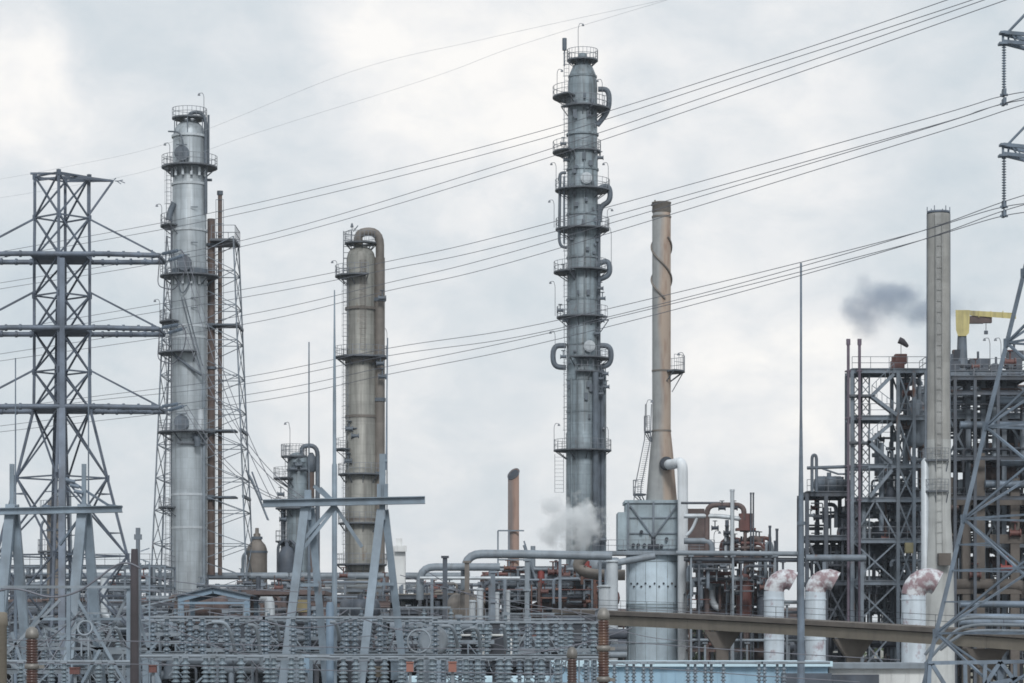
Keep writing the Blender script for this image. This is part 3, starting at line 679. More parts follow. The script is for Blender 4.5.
ladder(c4, 284, D, 505, 590, -.8); ladder(c4, 288, D, 445, 478, -.8)
vert_pipe(c4, [(283, 500), (283, 590)], D, .3, 'slated', 'pipe', 0, .5)
g = M()
for px, y in ((282, 495), (284, 520), (300, 466), (305, 470), (295, 470)): valve(g, P(px, y, D) + Vector((0, -1.5, 0)), .25)
g.out('valve', 'slated', c4); lamp(c4, 290, 470, D, 5.5, -1)
# tall flat deck canopy right of C4's foot
# --- C5 small capped vessel
D = 297; c5 = thing('capped_vessel', (X(257, D), D, 0), 'small squat grey vessel with a narrow nozzle on its domed cap', 'vessel')
shell(c5, 257, D, [(1.8, 528), (2, 533), (3.6, 534), (3.6, 537), (5, 541), (8.5, 545), (10, 549), (10.2, 552), (10.2, 600)], 'warmd')
band(c5, 257, D, 552, 10.3, .25); band(c5, 257, D, 538, 3.8, .3, .2); vert_pipe(c5, [(247, 552), (243, 556), (243, 600)], D, .2, 'mid', 'pipe', .5)
ob = thing('round_exchanger', (X(287, 296), 296, 0), 'dark domed drum on legs left of the small hooked column', 'vessel')
g = M(); g.lathe((X(287, 296), 296, 0), [(1.0, 0), (1.0, Z(568, 296)), (1.1, Z(562, 296)), (1.0, Z(555, 296)), (.6, Z(548, 296)), (.25, Z(546, 296)), (.25, Z(540, 296)), (.01, Z(539, 296))], 18); g.out('shell', 'dark2', ob)
g = M()
for k in (-1, 1): g.path([P(287 + k * 9, 590, 296), P(287 + k * 9, 545, 296), P(287 + k * 3, 540, 296)], .16, 8, .6)
g.out('pipe', 'dark2', ob)
# ================================================================== rusty slanted stack, orange furnace stack, concrete stack
D = 262
st = thing('vent_stack', (X(513.5, D), D, 0), 'short rusty brown vent stack with a slanted open top', 'stack')
s = S(D); g = M(); n = 20; r = 5.6 * s; zc = Z(474, D); vs = []
for i in range(n): t = 2 * PI * i / n; vs.append(P(513.5, 560, D) * Vector((1, 0, 0)) + Vector((X(513.5, D) * 0, 0, 0)) if False else Vector((X(513.5, D) + r * math.cos(t), D + r * math.sin(t), 0)))
for i in range(n): t = 2 * PI * i / n; vs.append(Vector((X(513.5, D) + r * math.cos(t), D + r * math.sin(t), zc + .28 * math.cos(t) + .5 * math.sin(t))))
for i in range(n): t = 2 * PI * i / n; vs.append(Vector((X(513.5, D) + r * .88 * math.cos(t), D + r * .88 * math.sin(t), zc + .28 * math.cos(t) + .5 * math.sin(t))))
for i in range(n): t = 2 * PI * i / n; vs.append(Vector((X(513.5, D) + r * .88 * math.cos(t), D + r * .88 * math.sin(t), zc - 3)))
fs = [(j * n + i, j * n + (i + 1) % n, (j + 1) * n + (i + 1) % n, (j + 1) * n + i) for j in range(3) for i in range(n)] + [tuple(3 * n + i for i in range(n))]
g.add(vs, fs, True)
MT['vst'] = two_tone('rust_streaked_stack_paint', (.16, .135, .13), (.27, .185, .15), X(513.5, D), 6 * s, (.19, .11, .08), .9)
g.out('flue', 'vst', st)
g = M(); mp_ = [Vector((X(513.5, D) + r * .87 * math.cos(2 * PI * i / n), D + r * .87 * math.sin(2 * PI * i / n), zc - .06 + .28 * math.cos(2 * PI * i / n) + .5 * math.sin(2 * PI * i / n))) for i in range(n)]; g.add(mp_, [tuple(range(n))]); g.out('shaded_mouth', 'dark', st)  # dark colour of this disc stands in for shade inside the open flue
g = M(); g.path([Vector((X(513.5, D) + r * 1.0 * math.cos(2 * PI * i / n), D + r * 1.0 * math.sin(2 * PI * i / n), zc + .28 * math.cos(2 * PI * i / n) + .5 * math.sin(2 * PI * i / n))) for i in range(n)], .06, 5, closed=True); g.out('rim', 'dark2', st)
g = M(); zz = Z(531, D)
for y in (531, 560): g.bar(P(498, y, D) + Vector((0, -.8, 0)), P(524, y, D) + Vector((0, -.8, 0)), .14)
g.bar(P(498, 531, D) + Vector((0, -.8, 0)), P(498, 600, D) + Vector((0, -.8, 0)), .16); g.bar(P(524, 541, D), P(540, 592, D), .16); g.bar(P(509, 531, D) + Vector((0, -.8, 0)), P(509, 600, D) + Vector((0, -.8, 0)), .12)
g.out('guide_frame', 'steel', st)

D = 265; s = S(D)
fs_ = thing('furnace_stack', (X(661.5, D), D, 0), 'tall flared stack, grey left flank and orange rusted right flank, above the furnace', 'stack')
MT['fst'] = two_tone('grey_and_rust_orange_stack', (.27, .285, .29), (.355, .285, .23), X(661.5, D), 9 * s, (.22, .14, .10), .9)
shell(fs_, 661.5, D, [(8.6, 203), (8.9, 203), (8.9, 216), (9.3, 217), (9.3, 340), (9.3, 431), (11.5, 452), (15.8, 503)], 'fst', base=False)
g = M(); g.lathe((X(661.5, D), D, 0), [(9.0 * s, Z(213, D)), (9.6 * s, Z(212, D)), (9.2 * s, Z(204, D)), (9.8 * s, Z(203.4, D)), (9.8 * s, Z(202.4, D)), (7.5 * s, Z(202.4, D)), (7.5 * s, Z(214, D))], 28); g.tube(P(655, 203, D), P(655, 200, D), .08, n=6); g.tube(P(651, 205, D), P(654, 205, D), .1); g.out('cap_ring', 'warmd', fs_)
for ph, m_ in ((0, 'warmd'), (PI, 'warmd')):
    g = M(); pts = []
    for i in range(40):
        t = i / 39; a = ph + 2.2 + t * 1.9 * PI; y = 238 + t * 62; pts.append(P(661.5 + 10.0 * math.cos(a), y, D) + Vector((0, 10.0 * s * math.sin(a), 0)))
    g.path(pts, .11, 6); g.out('helical_strake', m_, fs_)
for y in (217, 371, 431): band(fs_, 661.5, D, y, 9.3, .18, .05, 'warmd')
platform(fs_, 661.5, D, 371, 9.5, 23.5, -60, 75, h=1.5)
g = M(); g.bar(P(672, 392, D), P(684, 371, D), .1); g.out('bracket', 'rail', fs_)
lamp(fs_, 684, 371, D, 1.9, -1)
g = M()
for k in (-.3, .3): g.path([P(648, 405, D) + Vector((k, -1, 0)), P(647, 440, D) + Vector((k, -1, 0)), P(638, 485, D) + Vector((k, -1, 0)), P(636, 505, D) + Vector((k, -1, 0))], .05, 4)
for i in range(40): q = P(648 - 10 * max(0, (i / 40 - .3)) / .7, 418 + i * 2, D) + Vector((0, -1, 0)); g.bar(q + Vector((-.3, 0, 0)), q + Vector((.3, 0, 0)), .04)
g.out('ladder', 'rail', fs_)
platform(fs_, 654, D, 431, 4, 10, 130, 240, h=1.5); platform(fs_, 648, D, 494, 4, 15, 130, 240, h=1.4); lamp(fs_, 646, 428, D, 2.8, 1, -1)
g = M(); q = P(663.5, 464.5, D) + Vector((0, -1.2, 0)); g.lathe(q + Vector((.2, -.2, 0)), [(.62, -.9), (.7, -.3), (.7, 0)], 16, axis='y'); g.out('flange', 'dark', fs_)
du = M(); 
tag(du.path([P(667, 464.5, D - 1.6), P(673, 464.5, D - 3.4), P(682.5, 461, D - 4.5), P(682.8, 480, D - 4.5), (X(682.8, D - 4.5), D - 4.5, 0)], .52, 18, 1.5, 7).out('exhaust_duct', mat('bright_duct_lagging', (.66, .71, .75), rough=.45, streak=.3, bands=.25, var=.1)), 'long silver duct bending out of the orange stack and dropping to the ground', 'duct')

# furnace house
fu = thing('furnace', (X(651, D), D, 0), 'blue grey box furnace on a pale cylindrical shell below the orange stack', 'furnace')
g = M(); DF = D - 2.6; w = 51.5 * S(DF); z0, z1 = Z(552, D), Z(503, D); g.box((X(652, DF), D, (z0 + z1) / 2), (w, 5.2, z1 - z0)); g.box((X(652, DF), D, z1), (w + .3, 5.6, .3)); g.out('firebox', 'furn', fu)
g = M(); g.box((X(690, D), D + .5, (Z(552, D) + Z(510, D)) / 2), (2.6, 6, Z(510, D) - Z(552, D))); g.out('side_box', 'brown', fu)
g = M(); yf = D - 2.7
for px in (627, 652, 677): g.bar((X(px, D), yf, z0), (X(px, D), yf, z1), .2)
for y in (504.5, 519, 534.5, 550): g.bar((X(626, D), yf + .03, Z(y, D)), (X(678, D), yf + .03, Z(y, D)), .13)
for a, b in (((629, 507), (651, 537)), ((675, 507), (653, 537))): g.bar((X(a[0], D), yf - .12, Z(a[1], D)), (X(b[0], D), yf - .12, Z(b[1], D)), .14)
g.out('frame', 'steel', fu)
for px, y in ((637, 546), (640, 533), (665, 540), (632, 546), (643, 546), (660, 547)):
    g = M(); g.tube((X(px, D), yf + .1, Z(y, D)), (X(px, D), yf - .35, Z(y, D)), .17, n=12); g.out('burner_port', 'dark', fu)
g = M(); g.box((X(652, D), yf - .1, Z(547, D)), (1.1, .3, .4)); g.tube((X(652, D), yf - .1, Z(538, D)), (X(652, D), yf - .1, Z(549, D)), .22, n=8); g.out('burner_port', 'dark', fu)
g = M(); g.box((X(621.5, D), D, (Z(514, D) + Z(550, D)) / 2), (.9, 5, 3.8)); g.out('side_duct', 'furn', fu)
g = M(); r = 28.5 * s; g.lathe((X(655, D), D, 0), [(r, 0), (r, Z(606, D)), (r * 1.01, Z(605.5, D)), (r, Z(605, D)), (r, Z(555, D))], 40)
g.out('lower_shell', 'furnl', fu)
g = M()
for y in (562, 604.5, 608, 643): g.lathe((X(655, D), D, 0), [(r, Z(y, D) - .06), (r + .05, Z(y, D) - .06), (r + .05, Z(y, D) + .06), (r, Z(y, D) + .06)], 40, False)
for a in range(182, 360, 22): g.bar((X(655, D) + (r + .04) * math.cos(R(a)), D + (r + .04) * math.sin(R(a)), 0), (X(655, D) + (r + .04) * math.cos(R(a)), D + (r + .04) * math.sin(R(a)), Z(556, D)), .05)
g.out('shell_rib', 'furn', fu)
for i, a in enumerate(range(212, 312, 9)):
    g = M(); q = Vector((X(655, D) + r * math.cos(R(a)), D + r * math.sin(R(a)), Z(584 + (i % 2) * 3, D))); v = Vector((math.cos(R(a)), math.sin(R(a)), 0)); g.tube(q, q + v * .1, .10, n=8); g.out('peep_hole', 'dark', fu)
g = M(); g.box((X(652, D), D, Z(553.5, D)), (12.2, 6.6, .3)); o = g.out('platform', 'mid', fu)
g = M(); railing(g, [(X(592, D), D - 3.3, Z(552, D)), (X(712, D), D - 3.3, Z(552, D))], 1.1, .03, 1.5); g.out('railing', 'rail', o)
g = M(); 
for px in (594, 710): g.bar((X(px, D), D - 3, 0), (X(px, D), D - 3, Z(554, D)), .3)
g.bar((X(592, D), D - 3.4, Z(554.6, D)), (X(712, D), D - 3.4, Z(554.6, D)), .26)
g.out('post', 'mid', fu)

# concrete stack at right
D = 236; s = S(D)
cs = thing('concrete_stack', (X(939, D), D, 0), 'tall pale concrete stack with dark weathered streak and rim spikes at right', 'stack')
MT['con'] = two_tone('weathered_stack_concrete', (.36, .345, .31), (.21, .225, .235), X(938.5, D), 7 * s, (.33, .30, .26), .0)
m_ = mat('weathered_grey_concrete', (.32, .325, .315), var=.15, streak=.55, rough=.9, dirt=(.13, .145, .155), bands=.25, bump=.2)
shell(cs, 938.5, D, [(10.6, 212.5), (11.2, 212), (11.3, 216), (11.2, 380), (11.8, 440)], m_, base=False)
sh = shell(cs, 938.5, D, [(11.85, 440), (12.2, 520), (14.5, 556), (15.5, 600), (17, 760)], mat('pale_painted_concrete', (.38, .40, .40), var=.12, streak=.4, rough=.9, bump=.15)); sh.name = 'painted_lower_shell'
g = M(); g.lathe((X(938.5, D), D, 0), [(11.3 * s, Z(214, D)), (11.6 * s, Z(214, D)), (11.6 * s, Z(211.5, D)), (10.2 * s, Z(211.5, D))], 28)
for a in (0, 60, 120, 180, 240, 300): q = P(938.5 + 11.3 * math.cos(R(a)), 212, D) + Vector((0, 11.3 * s * math.sin(R(a)), 0)); g.bar(q, q + Vector((0, 0, .45)), .07)
for k in (180, 0): g.bar(P(938.5 + 11.5 * math.cos(R(k)), 214, D), P(938.5 + 12 * math.cos(R(k)), 500, D), .07)
g.out('rim', 'pylon', cs)
g = M(); g.box((X(936, D), D - 1.05, (Z(215, D) + Z(455, D)) / 2), (.55, .12, Z(215, D) - Z(455, D)))
for y in range(225, 620, 11): g.bar(P(934, y, D) + Vector((0, -1.25, 0)), P(940, y, D) + Vector((0, -1.25, 0)), .04)
for k in (934, 940): g.bar(P(k, 225, D) + Vector((0, -1.25, 0)), P(k, 560, D) + Vector((0, -1.45, 0)), .05)
g.out('ladder', mat('stack_ladder_grey', (.28, .29, .29), rough=.8), cs)
g = M(); g.box(P(941, 560, D) + Vector((0, -1.75, 0)), (1.1, .8, 1.1)); g.out('platform', 'tand', cs)
for y in (460, 491): platform(cs, 938.5, D, y, 12, 16, 150, 300, h=1.0)
g = M(); g.lathe((X(924.5, D), D - .3, 0), [(.36, 0), (.36, Z(462, D)), (.1, Z(458, D))], 16)
tag(g.out('vertical_pipe', 'pale'), 'pale blue vertical pipe hugging the left side of the concrete stack', 'pipe')

# ================================================================== vent cowls
for i, (px, D, hgt, dsc) in enumerate(((774, 232, 568, 'left white ventilation duct with a worn red cowl near the thin mast'), (815.5, 228, 568, 'middle white ventilation duct with worn red cowl just right of the thin mast'), (913.5, 222, 567, 'right white ventilation duct with worn red cowl beside the concrete stack'))):
    o = thing('ventilation_duct', (X(px, D), D, 0), dsc, 'duct', 'white ventilation ducts with red worn cowls')
    r = (10.1, 10.3, 12.2)[i] * S(D); x = X(px, D); zt = Z(hgt + 1, D) - r * 2.2
    g = M(); g.tube((x, D, 0), (x, D, zt), r, n=24)
    for y in (600, 640, 680): g.tube((x, D, Z(y, D)), (x, D, Z(y, D) + .12), r + .05, n=24)
    g.out('duct', 'vent', o)
    g = M(); R0 = r * 1.2; pts = []
    for k in range(9): a = PI * .70 * k / 8; pts.append(Vector((x + R0 * (1 - math.cos(a)), D - .2 * (k / 8), zt + R0 * math.sin(a))))
    g.path(pts, r, 22); g.out('cowl', 'ventr', o)
    g = M()
    for k in (3, 6, 8):
        d = (pts[min(k + 1, 8)] - pts[k - 1]).normalized(); g.tube(pts[k] - d * .025, pts[k] + d * .025, r * 1.025, n=22)
    g.out('seam', 'ventr', o)
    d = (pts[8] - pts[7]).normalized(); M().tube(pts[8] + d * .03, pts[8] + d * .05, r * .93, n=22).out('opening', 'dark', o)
    g = M(); g.box((x, D, Z(700, D)), (r * 2.6, r * 2.6, 1.0)); g.out('base', 'white', o)

# ================================================================== tan elevated conveyor beam on piers
vd = thing('elevated_walkway', (X(800, 200), 200, 0), 'long tan elevated girder crossing in front of the plant on stubby piers', 'walkway')
pts = [(566, 617, 233), (620, 619.5, 226), (700, 623, 216), (800, 628.5, 205), (900, 634.5, 195), (1000, 641, 186), (1100, 648, 178)]
def strip(w, h, y_off, m, name):
    g = M(); q = [P(x, y, d) + Vector((0, 0, y_off)) for x, y, d in pts]
    for a, b in zip(q, q[1:]): g.bar(a, b, w, h)
    return g.out(name, m, vd)
strip(2.6, .8, -.1, 'tan', 'girder'); o = strip(3.0, .35, .55, 'tand', 'deck')
g = M(); railing(g, [P(x, y, d) + Vector((0, -1.4, .7)) for x, y, d in pts], .9, .02, 3); g.out('railing', 'dark', o)
for px, y, d in ((722, 624, 213), (853, 631, 200), (985, 640, 187.5)):
    g = M(); c = P(px, y, d); g.bar(c + Vector((0, 0, -.9)), (c.x, c.y, 0), 1.0, 1.0)
    g.add([(c.x - 1.5, c.y - .9, c.z - .62), (c.x + 1.5, c.y - .9, c.z - .62), (c.x + 1.5, c.y + .9, c.z - .62), (c.x - 1.5, c.y + .9, c.z - .62), (c.x - .6, c.y - .6, c.z - 2), (c.x + .6, c.y - .6, c.z - 2), (c.x + .6, c.y + .6, c.z - 2), (c.x - .6, c.y + .6, c.z - 2)], [(3, 2, 1, 0), (4, 5, 6, 7), (0, 1, 5, 4), (1, 2, 6, 5), (2, 3, 7, 6), (3, 0, 4, 7)])
    g.out('pier', 'tand', vd)

# ================================================================== blue roofed buildings
D = 166
def building(px0, px1, ytop, D, depth, wall, trim, label, slot=True):
    b = thing('low_building', (X((px0 + px1) / 2, D), D, 0), label, 'building')
    w = X(px1, D) - X(px0, D); zt = Z(ytop, D); g = M(); g.box((b.location.x, D + depth / 2, zt / 2 - .15), (w, depth, zt - .3))
    for k in range(int(w / .9)): g.bar((b.location.x - w / 2 + .45 + k * .9, D - .03, .1), (b.location.x - w / 2 + .45 + k * .9, D - .03, zt - .45), .05)
    g.out('wall', wall, b)
    g = M(); g.box((b.location.x, D + depth / 2 - .15, zt - .12), (w + .5, depth + .6, .34)); g.out('roof_edge', trim, b)
    return b
b1 = building(556, 828, 662, 166, 9, 'bluew', 'bluet', 'long low pale blue building with light trim behind the insulators')
g = M(); g.box((X(845 - 20, 166) - 1.2, 165.8, Z(681, 166)), (3.2, .3, 1.0)); g.out('louvre', 'dark2', b1)
b2 = building(829, 928, 664, 167, 9, 'white', 'mid', 'low off white building adjoining the blue one near the lattice tower')
g = M(); g.box((X(855, 167), 166.8, Z(683, 167)), (3, .3, 1.1)); g.out('louvre', 'dark2', b2)
b3 = building(408, 552, 678, 168, 8, 'bluew', 'bluet', 'low blue building hidden behind crowded insulators at lower centre')

# gabled canopy and flat roof
D = 226; cn = thing('canopy', (X(214, D), D, 0), 'open canopy with a shallow blue gabled fascia below the silver column', 'shelter')
g = M()
for a, b in (((178, 599), (213, 590)), ((213, 590), (250, 598))):
    q0, q1 = P(*a, D), P(*b, D); g.bar(q0, q1, .2, .55); g.bar(q0 + Vector((0, 8, 0)), q1 + Vector((0, 8, 0)), .2, .55)
g.bar(P(180, 603, D) + Vector((0, -.01, 0)), P(248, 603, D) + Vector((0, -.01, 0)), .12, .2)
g.out('fascia', 'bluec', cn)
g = M()
for a, b in (((177, 596.5), (213, 587.8)), ((213, 587.8), (251, 596))):
    q0, q1 = P(*a, D), P(*b, D); g.add([q0 + Vector((0, -.4, 0)), q1 + Vector((0, -.4, 0)), q1 + Vector((0, 8.4, 0)), q0 + Vector((0, 8.4, 0)), q0 + Vector((0, -.4, .12)), q1 + Vector((0, -.4, .12)), q1 + Vector((0, 8.4, .12)), q0 + Vector((0, 8.4, .12))], [(3, 2, 1, 0), (4, 5, 6, 7), (0, 1, 5, 4), (1, 2, 6, 5), (2, 3, 7, 6), (3, 0, 4, 7)])
g.out('roof', 'slated', cn)
for px in (181, 247):
    for dy in (.2, 8): M().bar(P(px, 601, D) + Vector((0, dy, 0)), (X(px, D), D + dy, 0), .45).out('post', 'bluec', cn)
D = 232; fr = thing('flat_shelter', (X(290, D), D, 0), 'dark brown flat roofed shelter right of the gabled canopy', 'shelter')
g = M(); g.box((X(287, D), D + 3, Z(593, D)), (X(326, D) - X(248, D), 9, .35)); g.out('roof', 'brown', fr)
for px in (252, 288, 322): M().bar((X(px, D), D, 0), (X(px, D), D, Z(595, D)), .28).out('post', 'brown', fr)

# ================================================================== masts and poles
def mast(px, y0, D, r0, r1, label, m='pylon2', name='lightning_mast', grp='thin lightning masts', taper=None, cat='mast'):
    z1 = Z(y0, D); o = M()
    pr = taper or [(r0, 0), (r0 * .85, z1 * .35), (r0 * .7, z1 * .5), (r1 * 1.2, z1 * .72), (r1, z1)]
    o.lathe((X(px, D), D, 0), [(r, z) for r, z in pr], 12)
    z = z1 * .5; o.lathe((X(px, D), D, 0), [(r0 * .72, z - .1), (r0 * .95, z - .1), (r0 * .95, z + .1), (r0 * .7, z + .1)], 12, False)
    return tag(o.out(name, m), label, cat, grp)
mast(801, 263, 150, .24, .06, 'tallest tapered mast standing alone between furnace and right unit')
mast(15.5, 358, 150, .12, .035, 'thin mast at the far left beyond the lattice tower')
mast(88.5, 353, 152, .12, .035, 'thin mast just right of the left lattice tower')
mast(309, 342, 140, .12, .035, 'slim mast rising behind the left leg of the timber style gantry')
D = 140; z1 = Z(290, D); g = M(); g.lathe((X(334.5, D), D, 0), [(.14, 0), (.14, Z(465, D)), (.1, Z(463, D)), (.09, Z(400, D)), (.03, z1)], 12); tag(g.out('lightning_mast', 'aframe'), 'pale mast rising between the two legs of the central gantry', 'mast', 'thin lightning masts')
D = 137; z1 = Z(338, D); g = M(); g.lathe((X(387, D), D, 0), [(.05, Z(470, D)), (.045, Z(400, D)), (.02, z1)], 8); 
mastg = g
# wooden poles
g = M(); D = 118; g.lathe((X(134.5, D), D, 0), [(.22, 0), (.18, Z(566, D)), (.15, Z(549, D))], 12); tag(g.out('wooden_pole', 'wood'), 'thick dark wooden pole in front of the left switchyard', 'pole')
g = M(); D = 124; g.lathe((X(138, D), D, 0), [(.12, 0), (.1, Z(532, D))], 10); g.box((X(138, D), D, Z(537, D)), (.35, .2, .25)); g.box((X(138, D), D, Z(531, D)), (.2, .2, .3)); tag(g.out('thin_pole', 'steel'), 'slender grey pole with small cap just behind the wooden pole', 'pole')
for px, d in ((145, 126),):
    lp = thing('lattice_pole', (X(px, d), d, 0), 'slim ladder like lattice pole right of the wooden pole', 'pole')
    g = M()
    for k in (-.22, .22): g.bar((X(px, d) + k, d, 0), (X(px, d) + k, d, Z(563, d)), .07)
    for i in range(34): z = i * .38; g.bar((X(px, d) - .22, d, z), (X(px, d) + .22, d, z + .3 * (1 if i % 2 else -1) * .5), .05)
    g.out('lattice', 'aframe', lp)

# ================================================================== A-frame gantries
def leg(root, a, b, w, m='aframe', name='leg'): return M().bar(a, b, w, w).out(name, m, root)
def ground_pt(px0, y0, px1, y1, D0, D1):
    """extends the line seen in the picture to the ground"""
    a, b = P(px0, y0, D0), P(px1, y1, D1); t = a.z / (a.z - b.z); return a.lerp(b, t)
D = 132
ga = thing('a_frame_gantry', (X(345, D), D, 0), 'pale blue grey gantry of two A frames joined by one long crossbeam', 'gantry')
leg(ga, P(305, 508, D), ground_pt(305, 508, 283, 683, D, D - 1.2), .42); leg(ga, P(311, 508, D + .3), ground_pt(311, 508, 326, 683, D + .3, D + 1.8), .36)
leg(ga, P(381, 510, D), ground_pt(381, 510, 361, 683, D, D - 1.2), .42); leg(ga, P(385, 510, D + .3), ground_pt(385, 510, 405, 683, D + .3, D + 1.8), .36)
g = M(); g.ibeam(P(263, 503.5, D - .3), P(425, 500, D - .3), .5, .38); g.out('crossbeam', 'aframe', ga)
g = M(); g.bar(P(308, 520, D), P(308, 490, D), .34); g.out('head', 'aframe', ga)
g = M(); g.bar(P(382.5, 520, D), P(382.5, 454, D), .30, .30); g.bar(P(379, 500, D - .2), P(379, 484, D - .2), .2); g.bar(P(386, 500, D - .2), P(386, 484, D - .2), .2); g.tube(P(382, 461, D), P(387, 461, D), .1); g.out('head', 'aframe', ga)
for i in range(len(mastg.v)): pass
mo = M().bar(P(386, 470, D), P(387.5, 338, D), .07).out('mast', 'pylon2', ga)
for a, b in (((334, 505), (297, 547)), ((336, 507), (303, 549)), ((333, 503), (362, 547)), ((320, 488), (334, 502)), ((314, 486), (330, 500))):
    M().bar(P(*a, D), P(*b, D - .1), .17).out('brace', 'aframe', ga)
M().bar(P(262, 500, D - .3), P(252, 472, D + 1), .06).out('guy', 'pylon', ga)
for y, xa, xb in ((585, 297, 318), (584, 373, 393), (648, 289, 323)): M().bar(P(xa, y, D), P(xb, y, D + .6), .16).out('tie', 'aframe', ga)
D = 136
gb = thing('a_frame_gantry', (X(48, D), D, 0), 'twin A frame gantry with crossbeam in front of the left lattice tower', 'gantry')
for cxp in (12, 84):
    leg(gb, P(cxp - 1, 505, D), ground_pt(cxp - 1, 505, cxp - 17, 683, D, D - 1.2), .5); leg(gb, P(cxp + 2, 505, D + .3), ground_pt(cxp + 2, 505, cxp + 17, 683, D + .3, D + 1.8), .46)
    M().bar(P(cxp, 520, D), P(cxp, 464, D), .22).out('head', 'aframe', gb)
g = M(); g.ibeam(P(-30, 512, D - .4), P(122, 509, D - .4), .5, .36); g.out('crossbeam', 'aframe', gb)
g = M(); g.lathe((X(46, D), D, 0), [(.2, Z(515, D)), (.28, Z(514, D)), (.2, Z(505, D))], 8); 
for a, b in (((66, 478), (108, 505)), ((60, 545), (84, 512)), ((108, 505), (122, 507))): g.bar(P(*a, D + .5), P(*b, D), .12)
g.out('brace', 'pylon2', gb)
for k, (x, y) in enumerate(((70, 480), (74, 485), (78, 491))): 
    g.v, g.f, g.s = [], [], []; g.tube(P(x - 4, y, D - .3), P(x + 5, y + 2, D - .3), .1, n=8); g.out('switch_blade', 'pylon2', gb)

rnd = random.Random(11)
# ================================================================== switchyard: beams, busbars, insulators
def insulator_mesh(H, r, n, m, base=.12):
    g = M(); prof = [(r * .55, 0), (r * .55, base), (r * .42, base)]
    ph = (H - 2 * base) / n
    for i in range(n):
        z = base + i * ph; prof += [(r * .42, z + ph * .05), (r * .95, z + ph * .15), (r, z + ph * .3), (r * .62, z + ph * .62), (r * .4, z + ph * .92)]
    prof += [(r * .5, H - base), (r * .5, H)]
    g.lathe((0, 0, 0), prof, 10)
    me_o = g.out('post_insulator', m); return me_o
proto = {}
def insulator(p, H, r, n, m, label, group):
    key = (round(H, 2), r, n, m)
    if key not in proto:
        o = insulator_mesh(H, r, n, m); proto[key] = o
    else: o = proto[key].copy(); COL.objects.link(o)
    o.location = p
    return tag(o, label, 'insulator', group)

def bus_row(rowname, D, y_beam, y_bus, x0, x1, xs, r, n, m, words, beam_w=.3, posts=None, two=0.0, nbus=1):
    """a steel beam on posts; stack insulators stand on it and carry a tubular busbar"""
    H = Z(y_bus, D) - Z(y_beam, D)
    t = thing('bus_support', (X((x0 + x1) / 2, D), D, 0), f'grey steel beam on posts, {words}', 'steel frame', 'busbar supports of the switchyard')
    g = M(); g.ibeam((X(x0, D), D, Z(y_beam, D) - .16), (X(x1, D), D, Z(y_beam, D) - .16), beam_w, .3); g.out('beam', 'mid', t)
    k = max(2, int((X(x1, D) - X(x0, D)) / 7) + 1)
    for i in range(k):
        x = X(x0, D) + .3 + (X(x1, D) - X(x0, D) - .6) * i / (k - 1); M().bar((x, D, 0), (x, D, Z(y_beam, D) - .31), .3).out('post', 'aframe', t)
    xs = sorted(p + rnd.uniform(-1.6, 1.6) for p in xs)
    for j, px in enumerate(xs):
        o_ = ORD[j] if j < 20 else f'twenty {ORD[j - 20]}'
        insulator((X(px, D), D + (two if j % 2 else 0), Z(y_beam, D)), H, r, n, m, f'{o_} ribbed insulator from the left, {words}', f'ribbed post insulators, {words}')
    g = M(); g.tube((X(x0, D), D, Z(y_bus, D) + .08), (X(x1, D), D, Z(y_bus, D) + .06), .06, n=8)
    for px in xs: g.box((X(px, D), D + .0, Z(y_bus, D) + .05), (.3, .3, .12))
    tag(g.out('busbar', 'mid'), f'straight tubular busbar on insulators, {words}', 'busbar', 'tubular busbars of the switchyard')
    return t
def jx(a, b, step, j): 
    out = []; x = a
    while x < b: out.append(x + rnd.uniform(-j, j)); x += step
    return out
bus_row('u1', 128, 654, 619, 150, 442, [167, 190, 201, 227, 237, 262, 267, 293, 346, 354, 381, 436], .21, 6, 'porcd', 'upper row spanning the central A frames', .45)
bus_row('u1b', 139, 651, 622, 140, 480, jx(158, 470, 21, 6), .19, 6, 'porcd', 'upper row just behind the central A frames', .3)
bus_row('u2', 126, 654, 624, 432, 600, [452, 459, 479, 487, 507, 516, 537, 545, 563, 571, 592], .21, 6, 'porc', 'upper row left of the rusty bushings', .3)
bus_row('l1', 112, 690, 658, 140, 330, [176, 184, 206, 214, 222, 240, 268, 275, 292, 300], .2, 6, 'porc', 'low front row left of the central gantry')
bus_row('l2', 112, 690, 659, 330, 600, jx(342, 590, 15.5, 4), .2, 6, 'porc', 'low front row right of the central gantry')
bus_row('l3', 122, 682, 660, 400, 606, jx(408, 600, 12.5, 3), .17, 5, 'porcd', 'crowded second low row at lower centre')
bus_row('r1', 116, 695, 664, 606, 830, [615, 628, 633, 645, 652, 688, 694, 705, 712, 722, 760, 766, 778, 784], .12, 7, 'porcd', 'slender row before the blue building', .2)
bus_row('lf', 112, 692, 663, -20, 130, [4, 22, 52, 64, 100, 112], .18, 6, 'porc', 'low row at the far left corner', .2)
bus_row('lm', 142, 668, 650, -30, 140, jx(-10, 130, 17, 5), .16, 5, 'porcd', 'rear row behind the left A frames', .25)

